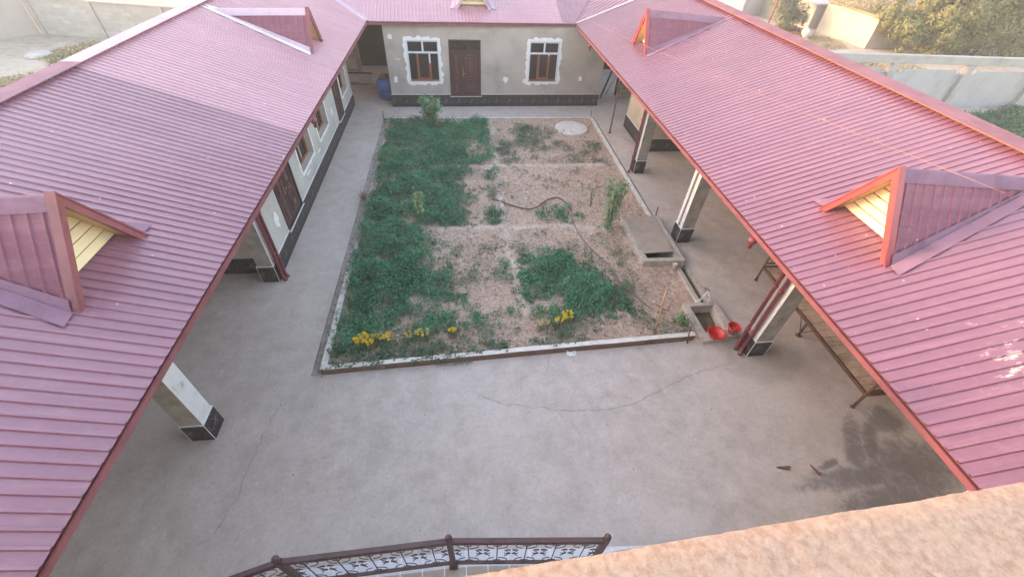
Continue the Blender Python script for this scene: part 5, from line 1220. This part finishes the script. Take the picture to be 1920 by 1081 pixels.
shrub('dry_weed', (-3.22, 12.28, -0.03), 'dry reddish weed tuft in the drain groove left of the garden', 'weed', 12, 420, 0.05, 0.14, 'dry', rad=0.26, h=0.3, stem_mat=M['rust'])
single(MB().tube([(4.72, 6.75, 0.0), (4.85, 6.8, 0.08), (4.95, 6.72, 0.1), (5.05, 6.9, 0.22)], [.03, .02, .014, .006], 7).tube([(4.85, 6.8, 0.08), (4.7, 6.95, 0.12), (4.55, 7.0, 0.1)], [.018, .010, .004], 6), 'dry_stump', M['iron'], (4.75, 6.75, 0), 'dark twisted root stub in the bare soil near the stake', 'root')
def flowers(x, y, nf, rad, label, faded=0.3, h=0.30):
    nf = int(nf*1.5)
    t_ = thing('flower_bush', label, 'flowers', (x, y, 0), 'yellow flowers along the near kerb')
    n = int(200*rad/0.2); q = RNG.normal(size=(n, 3)); q /= np.linalg.norm(q, axis=1, keepdims=True)
    leaves('foliage', np.stack([x+q[:, 0]*rad*1.1, y+q[:, 1]*rad*0.8, 0.04+h*0.8*RNG.random(n)], 1), q*0.6+np.array([0, 0, .7]), 0.045, 0.4, M['broad'], parent=t_)
    for k in range(nf):
        a = random.random()*6.28; rr = rad*random.random()**0.5; c = Vector((x+rr*math.cos(a)*1.25, y+rr*math.sin(a)*0.75, h*random.uniform(.8, 1.12)))
        R_ = random.uniform(.028, .042); nm = Vector((random.gauss(0, .35), random.gauss(-.2, .35), 1)).normalized(); u = nm.orthogonal().normalized(); v = nm.cross(u); mb = MB()
        for ring, (r0, r1, dz, npet) in enumerate(((R_*0.25, R_, 0.0, 9), (R_*0.1, R_*0.7, 0.010, 7), (0.0, R_*0.4, 0.018, 6))):
            for p in range(npet):
                th = 6.283*p/npet+ring*0.4; d0 = u*math.cos(th)+v*math.sin(th); d1 = u*math.cos(th+.38)+v*math.sin(th+.38); d2 = u*math.cos(th-.38)+v*math.sin(th-.38)
                mb.add([c+d0*r0+nm*dz, c+d1*r1*0.75+nm*(dz+.006), c+d0*r1+nm*(dz+.002), c+d2*r1*0.75+nm*(dz+.006)], [(0, 1, 2, 3)])
        mb.tube([(c.x, c.y, 0.03), tuple(c-nm*0.004)], 0.003, 4)
        mb.build('bloom', M['faded'] if random.random() < faded else M['yellow'], parent=t_, fix=False)
flowers(-2.27, 6.18, 30, 0.21, 'largest cluster of yellow blooms, in the near left garden corner', 0.12)
flowers(-1.86, 6.24, 17, 0.14, 'yellow and faded blooms just right of the largest cluster', 0.55)
flowers(-1.30, 6.26, 8, 0.12, 'sparse pale yellow blooms, left of a denser faded bunch', 0.4)
flowers(-1.05, 6.28, 12, 0.12, 'dense bunch of fading yellow blooms halfway to the middle of the kerb', 0.6)
flowers(-0.40, 6.30, 6, 0.08, 'small lone yellow bloom bunch near the middle of the kerb', 0.15)
flowers(1.72, 6.38, 12, 0.13, 'faded blooms in front of the right alfalfa patch', 0.75)
flowers(2.10, 6.46, 7, 0.11, 'few yellow blooms low in the middle of the right pair', 0.2)
flowers(2.34, 6.60, 14, 0.14, 'bright yellow blooms right of the faded ones', 0.15)

# ------------------------------------------------------------------ outside, left
def wall_seg(name, a, b, h, th, mat, label, cat='wall', posts=None, pm=None, cap_=True):
    t_ = thing(name, label, cat, (*a, 0)); a_, b_ = Vector((*a, 0)), Vector((*b, 0)); d = (b_-a_).normalized()
    MB().beam(a_+Vector((0, 0, h/2-0.05)), b_+Vector((0, 0, h/2-0.05)), th, h+0.1).build('wall_panel', mat, parent=t_)
    if posts:
        for s_ in posts:
            c_ = a_+d*s_; MB().beam(c_+Vector((0, 0, -0.05)), c_+Vector((0, 0, h+0.04)), th+0.14, 0.32, upv=d).build('post', pm or mat, parent=t_)
    if cap_: MB().beam(a_+Vector((0, 0, h+0.04)), b_+Vector((0, 0, h+0.04)), th+0.12, 0.07).build('coping', pm or mat, parent=t_)
    return t_
wall_seg('boundary_wall', (-24.45, 31.32), (-9.0, 28.2), 1.8, 0.22, M['block'], 'pale block wall with posts beyond the left roof', posts=[0.2, 4.0, 8.2, 12.4], pm=M['grey_plaster'])
wall_seg('boundary_wall', (-24.6, 31.25), (-33.0, 20.0), 2.2, 0.22, M['grey_plaster'], 'plain grey cement wall at the top left corner')
def weeds(name, cx, cy, rx, ry, n, size, hgt, mat, label, asp=0.35):
    a = RNG.random(n)*6.283; rr = RNG.random(n)**0.6; X_ = cx+rx*rr*np.cos(a)+RNG.normal(size=n)*0.15; Y_ = cy+ry*rr*np.sin(a)+RNG.normal(size=n)*0.15
    hgt_ = np.array([max(0.15, 0.6+mn.noise(Vector((p*0.8, q*0.8, 0)))) for p, q in zip(X_, Y_)])*hgt
    o = leaves(name, np.stack([X_, Y_, -0.02+hgt_*RNG.random(n)*(1-0.6*rr)], 1), RNG.normal(size=(n, 3))*0.6+np.array([0, 0, .6]), size, asp, M[mat]); return stuff(o, label, 'weeds')
weeds('yard_weeds', -17.6, 26.6, 3.2, 2.4, 16000, 0.12, 0.35, 'weed', 'green weeds at the foot of the left block wall')
weeds('dry_weeds', -20.3, 27.6, 1.6, 1.8, 2600, 0.16, 0.3, 'drygrass', 'dry brown stalks left of the green weeds')
weeds('dry_weeds', -17.5, 22.6, 4.2, 2.2, 13000, 0.12, 0.16, 'drygrass', 'dry orange-brown grass beside the left ridge')
single(MB().lathe((-21.9, 26.9, 0), [(0, 0.16), (0.5, 0.14), (0.62, 0.06), (0.6, 0)], 20), 'scrap_dish', M['slate'], (-21.9, 26.9, 0), 'pale round dish lying on the left yard', 'scrap')
mb = MB(); r = random.Random(12)
mb.lathe((-21.6, 21.7, 0), [(0, 0.7), (0.5, 0.62), (0.95, 0.3), (1.2, 0)], 9, smooth=False)
single(mb, 'rubble_block', M['grey_plaster'], (-21.6, 21.7, 0), 'pale lump of rubble at the left frame edge', 'rubble')

# ------------------------------------------------------------------ trees
def tree(name, base, h, blobs, n, size, asp, mat, label, cat='tree', trunk_r=0.16, group=None, limbs=7, stretch=1.0):
    t_ = thing(name, label, cat, base, group); b = Vector(base); mb = MB()
    fork = b+Vector((0.05*h, 0.02*h, h*0.32)); mb.tube([b, b.lerp(fork, .5)+Vector((0.03*h, 0, 0)), fork], [trunk_r, trunk_r*0.8, trunk_r*0.62], 9)
    tips = []
    for (cx, cy, cz, r_) in blobs:
        c_ = b+Vector((cx, cy, cz)); m_ = fork.lerp(c_, .5)+Vector((random.uniform(-.2, .2), random.uniform(-.2, .2), 0.15)); mb.tube([fork, m_, c_], [trunk_r*.5, trunk_r*.3, trunk_r*.1], 7)
        for k in range(3):
            e = c_+Vector((random.gauss(0, .5), random.gauss(0, .5), random.gauss(.2, .4)))*r_; mb.tube([m_.lerp(c_, .6), e], [trunk_r*.15, .01], 5); tips.append(e)
    mb.build('trunk', M['bark'], parent=t_)
    tot = sum(q[3]**2 for q in blobs); C, N = [], []
    for (cx, cy, cz, r_) in blobs:
        m_ = int(n*r_**2/tot); ncl = max(12, m_//42)
        for k in range(ncl):
            d = Vector((random.gauss(0, 1), random.gauss(0, 1), random.gauss(0, 1))).normalized(); rr = r_*random.uniform(.45, 1.08)
            cc = np.array(b+Vector((cx, cy, cz))+Vector((d.x, d.y, d.z*stretch))*rr); q = RNG.normal(size=(42, 3))
            sp = np.array([0.17, 0.17, 0.2])*r_*random.uniform(.5, 1.1)
            C.append(cc+q*sp); N.append(q*0.6+np.array(d)*0.9+np.array([0, 0, .4]))
    leaves('crown', np.concatenate(C), np.concatenate(N), size, asp, M[mat], parent=t_, fold=0.1); return t_
W_ = 'willows beyond the concrete fence'
tree('willow_tree', (33.2, 30.2, 0), 5.0, [(-2.9, 1.2, 2.3, 1.1), (0, 0, 2.6, 1.9), (1.8, .5, 3.3, 1.8), (-1.2, .4, 3.6, 1.3), (.6, 1.0, 4.4, 1.7), (-2.3, 0.2, 1.7, 1.0), (0.2, -.3, 1.1, 1.3), (-1.9, -.2, 0.9, .8)], 18000, 0.24, 0.3, 'tree_leaf', 'leftmost dusty green willow, beside the sunlit wall', group=W_)
tree('willow_tree', (37.4, 30.4, 0), 5.5, [(0, 0, 2.2, 2.1), (1.6, .5, 3.8, 2.0), (-1.6, .8, 3.6, 1.8), (.3, 1.5, 4.9, 1.8), (-1.5, -.3, 1.1, 1.3), (1.5, -.3, 1.0, 1.3)], 18000, 0.25, 0.3, 'tree_leaf', 'second willow from the left, behind the middle of the fence', group=W_)
tree('willow_tree', (41.5, 29.2, 0), 5.0, [(0, 0, 2.0, 2.2), (1.6, .5, 3.4, 2.2), (-1.4, .8, 3.2, 1.7), (.3, 1.5, 4.2, 1.8), (-1.5, -.3, 1.1, 1.4), (1.5, -.3, 1.0, 1.3)], 17000, 0.26, 0.3, 'tree_leaf', 'rightmost willow, at the upper right corner', group=W_)
tree('willow_tree', (43.0, 36.5, 0), 6.5, [(0, 0, 3.2, 2.5), (2.4, .5, 4.2, 2.4), (-2.4, .8, 4.4, 2.2), (.3, 1.5, 5.6, 2.2)], 12000, 0.30, 0.3, 'tree_leaf2', 'willow standing behind the front row, at the top of the picture', group=W_)
tree('willow_tree', (52.0, 38.0, 0), 6.5, [(0, 0, 3.2, 2.8), (2.8, .5, 4.2, 2.7), (-2.6, .8, 4.4, 2.4), (.3, 1.5, 5.6, 2.4)], 10000, 0.34, 0.3, 'tree_leaf', 'farthest willow on the right, over a pale shed', group=W_)
tree('bush', (26.2, 37.0, 0), 2.6, [(0, 0, 1.2, 0.85), (.5, .2, 1.9, .85), (-.7, .1, 1.8, .75), (1.1, -.3, 1.0, .75), (-.2, -.4, .7, .8)], 9000, 0.16, 0.32, 'tree_leaf2', 'dark grey-green bush in front of the barred window', 'bush', trunk_r=0.06)
tree('bush', (34.8, 41.5, 0), 2.0, [(0, 0, 1.0, 1.1), (1.6, .2, 1.0, .9), (-1.6, .1, 0.9, .8)], 3500, 0.2, 0.32, 'tree_leaf2', 'low scrub behind the pale sheds', 'bush', trunk_r=0.06)
tree('bush', (-9.2, 30.4, 0), 3.4, [(0, 0, 2.2, 0.9), (.7, .2, 2.7, .8), (-.6, .2, 2.6, .7)], 3200, 0.16, 0.4, 'pale_leaf', 'yellow-green treetop beyond the left block wall', 'tree', trunk_r=0.07)
weeds('yard_weeds', 27.4, 17.2, 3.2, 2.2, 16000, 0.13, 0.7, 'weed', 'green weeds inside the concrete fence')
weeds('yard_weeds', 31.5, 19.3, 4.0, 1.0, 9000, 0.13, 0.6, 'weed', 'green weeds at the foot of the right end of the fence')
weeds('dry_weeds', 24.0, 27.0, 6.5, 3.2, 12000, 0.16, 0.22, 'drygrass', 'dry yellow grass beyond the concrete fence')
weeds('dry_weeds', 26.3, 33.5, 2.6, 2.4, 6000, 0.14, 0.25, 'drygrass', 'dry grass round the tipped white barrel')

for (x_, y_, rx_, ry_) in ((31.7, 34.6, 3.0, 2.4),):
    a = RNG.random(5000)*6.283; rr = RNG.random(5000)**0.5
    stuff(leaves('roof_weeds', np.stack([x_+rx_*rr*np.cos(a), y_+ry_*rr*np.sin(a), 2.1+0.28*RNG.random(5000)], 1), RNG.normal(size=(5000, 3))*0.6+np.array([0, 0, .5]), 0.16, 0.3, M['drygrass']), 'dry weeds growing on the flat roof of the cream shed', 'weeds')
# fence
fe = thing('concrete_fence', 'grey concrete fence with a top beam and open gap above its panels', 'fence', (23.0, 20.45, 0))
def fy(x): return 20.80-(x-16.9)*0.038
MB().hexa([(13.0, fy(13)-.13, 2.05), (40, fy(40)-.13, 2.05), (40, fy(40)+.13, 2.05), (13.0, fy(13)+.13, 2.05)], [(13.0, fy(13)-.13, 2.42), (40, fy(40)-.13, 2.42), (40, fy(40)+.13, 2.42), (13.0, fy(13)+.13, 2.42)]).build('top_beam', M['fence'], parent=fe, bevel=0.015)
for k in range(7):
    x = 13.25+4.12*k
    MB().box(x-.17, x+.17, fy(x)-.15, fy(x)+.15, -0.1, 2.048).build('post', M['fence'], parent=fe, bevel=0.015)
    if k < 6:
        a, b = x+.17, x+4.12-.17; y = fy((a+b)/2)
        P = [(a, -0.1), (b, -0.1), (b, 1.62), (b-.32, 1.62), (b-.40, 1.78), (a+.40, 1.78), (a+.32, 1.62), (a, 1.62)]
        mb = MB(); mb.hexa([(p[0], y-.05, p[1]) for p in P], [(p[0], y+.05, p[1]) for p in P]); mb.build('panel', M['fence_panel'], parent=fe, bevel=0.01)

# ------------------------------------------------------------------ sheds and house beyond, right
def shed(name, P, h, roof_h, wallm, roofm, label, over=0.25, cat='shed', slope=0.15):
    t_ = thing(name, label, cat, (P[0][0], P[0][1], 0))
    MB().hexa([(x, y, -0.1) for x, y in P], [(x, y, h) for x, y in P]).build('wall', wallm, parent=t_)
    cx = sum(p[0] for p in P)/len(P); cy = sum(p[1] for p in P)/len(P)
    Q = [(x+math.copysign(over, x-cx), y+math.copysign(over, y-cy)) for x, y in P]
    MB().hexa([(x, y, h+0.002+slope*(y-cy)*0.3) for x, y in Q], [(x, y, h+roof_h+slope*(y-cy)*0.3) for x, y in Q]).build('roof', roofm, parent=t_); return t_
shed('garden_shed', [(29.0, 36.4), (29.75, 31.7), (35.0, 32.3), (34.2, 37.3)], 1.95, 0.16, M['lime'], M['thatch'], 'sunlit cream shed with a weedy flat roof', over=0.12)
shed('garden_shed', [(28.45, 39.4), (28.85, 37.3), (33.5, 38.0), (33.0, 41.0)], 1.75, 0.10, M['lime_grey'], M['slate'], 'grey-walled shed with a pale sheet roof, behind the cream one', over=0.35)
shed('garden_shed', [(27.2, 43.4), (28.2, 39.6), (30.5, 40.2), (30.5, 44.0)], 1.75, 0.10, M['lime'], M['slate'], 'small white shed left of the grey-walled one', over=0.3)
hs = shed('house', [(22.6, 45.5), (24.9, 41.0), (30.0, 43.6), (28.0, 49.0)], 3.4, 0.2, M['lime_grey'], M['slate'], 'pale house with a barred window at the top of the picture', over=0.4, cat='house')
shed('garden_shed', [(38.5, 48.0), (41.0, 43.6), (48.0, 46.0), (46.0, 51.0)], 2.4, 0.15, M['lime_grey'], M['slate'], 'long far shed with a grey roof at the top edge', over=0.3)
shed('garden_shed', [(46.6, 34.0), (47.6, 31.6), (50.5, 32.4), (50.0, 35.0)], 2.2, 0.15, M['lime'], M['slate'], 'pale pink hut seen between the willows', over=0.2)
# barred window on the house wall facing the courtyard
ha, hb = Vector((24.9, 41.0, 0)), Vector((22.6, 45.5, 0)); hd_ = (hb-ha).normalized(); hn = Vector((-hd_.y, hd_.x, 0)); hn = hn if hn.x < 0 else -hn
fH = lambda s_, d, z: tuple(ha+hd_*s_-hn*d+Vector((0, 0, z)))
for s0_h in (1.1,):
    mb = MB(); mb.box(s0_h-.1, s0_h+1.1, -0.05, 0.0, 0.95, 1.05); mb.box(s0_h-.1, s0_h+1.1, -0.05, 0.0, 2.2, 2.3); mb.box(s0_h-.1, s0_h, -0.05, 0.0, 1.05, 2.2); mb.box(s0_h+1.0, s0_h+1.1, -0.05, 0.0, 1.05, 2.2)
    for k in range(1, 6): mb.box(s0_h+k*.167-.015, s0_h+k*.167+.015, -0.045, -0.02, 1.05, 2.2)
    wn = mb.build('window', M['white'], parent=hs, fr=fH); MB().box(s0_h, s0_h+1.0, -0.012, -0.004, 1.05, 2.2).build('pane', M['glass'], parent=wn, fr=fH)
MB().tube([fH(0.1, -0.1, 0), fH(0.1, -0.1, 3.3)], 0.05, 8).build('drainpipe', M['white'], parent=hs)
single(MB().tube([(24.3, 35.9, -0.1), (24.35, 35.95, 3.4)], 0.07, 8), 'rusty_pole', M['rust'], (24.3, 35.9, 0), 'rusty pole standing before the grey-green bush', 'pole')
mtb = Matrix.Translation((26.6, 34.2, 0.32)) @ Matrix.Rotation(R(75), 4, 'Z') @ Matrix.Rotation(R(80), 4, 'Y')
bar = MB(); bar.lathe((0, 0, 0), [(0.0, -0.4), (0.28, -0.4), (0.30, -0.35), (0.30, 0.35), (0.27, 0.35), (0.27, -0.3), (0, -0.3)], 20)
single(bar, 'barrel', M['lime_grey'], (26.6, 34.2, 0), 'tipped white barrel on the waste ground before the sheds', 'barrel', fr=lambda x, y, z: tuple(mtb @ Vector((x, y, z))), fix=False)
weeds('dry_weeds', 26.6, 35.8, 1.5, 1.0, 3500, 0.16, 0.55, 'dry', 'brown brush heap behind the tipped barrel')

# pillar, window and door sets read as groups of look-alike parts; far background hedge to close the view
for o in bpy.data.objects:
    if o.parent is None and o.type == 'MESH' and 'kind' not in o and 'label' not in o: print('UNTAGGED', o.name)

# ------------------------------------------------------------------ evening haze
hz = MB().box(-120, 120, -60, 160, -1.2, 16).build('haze', None)
hz['kind'] = 'stuff'; tag(hz, 'thin warm evening haze over the far yards', 'haze')
hm = bpy.data.materials.new('haze_air'); hm.use_nodes = True; ht = hm.node_tree; ht.nodes.clear()
ho = ht.nodes.new('ShaderNodeOutputMaterial'); hv = ht.nodes.new('ShaderNodeVolumePrincipled'); hv.inputs['Color'].default_value = (0.86, 0.92, 1.0, 1); hv.inputs['Density'].default_value = 0.0021; hv.inputs['Anisotropy'].default_value = 0.0
ht.links.new(hv.outputs[0], ho.inputs['Volume']); hz.data.materials.clear(); hz.data.materials.append(hm)
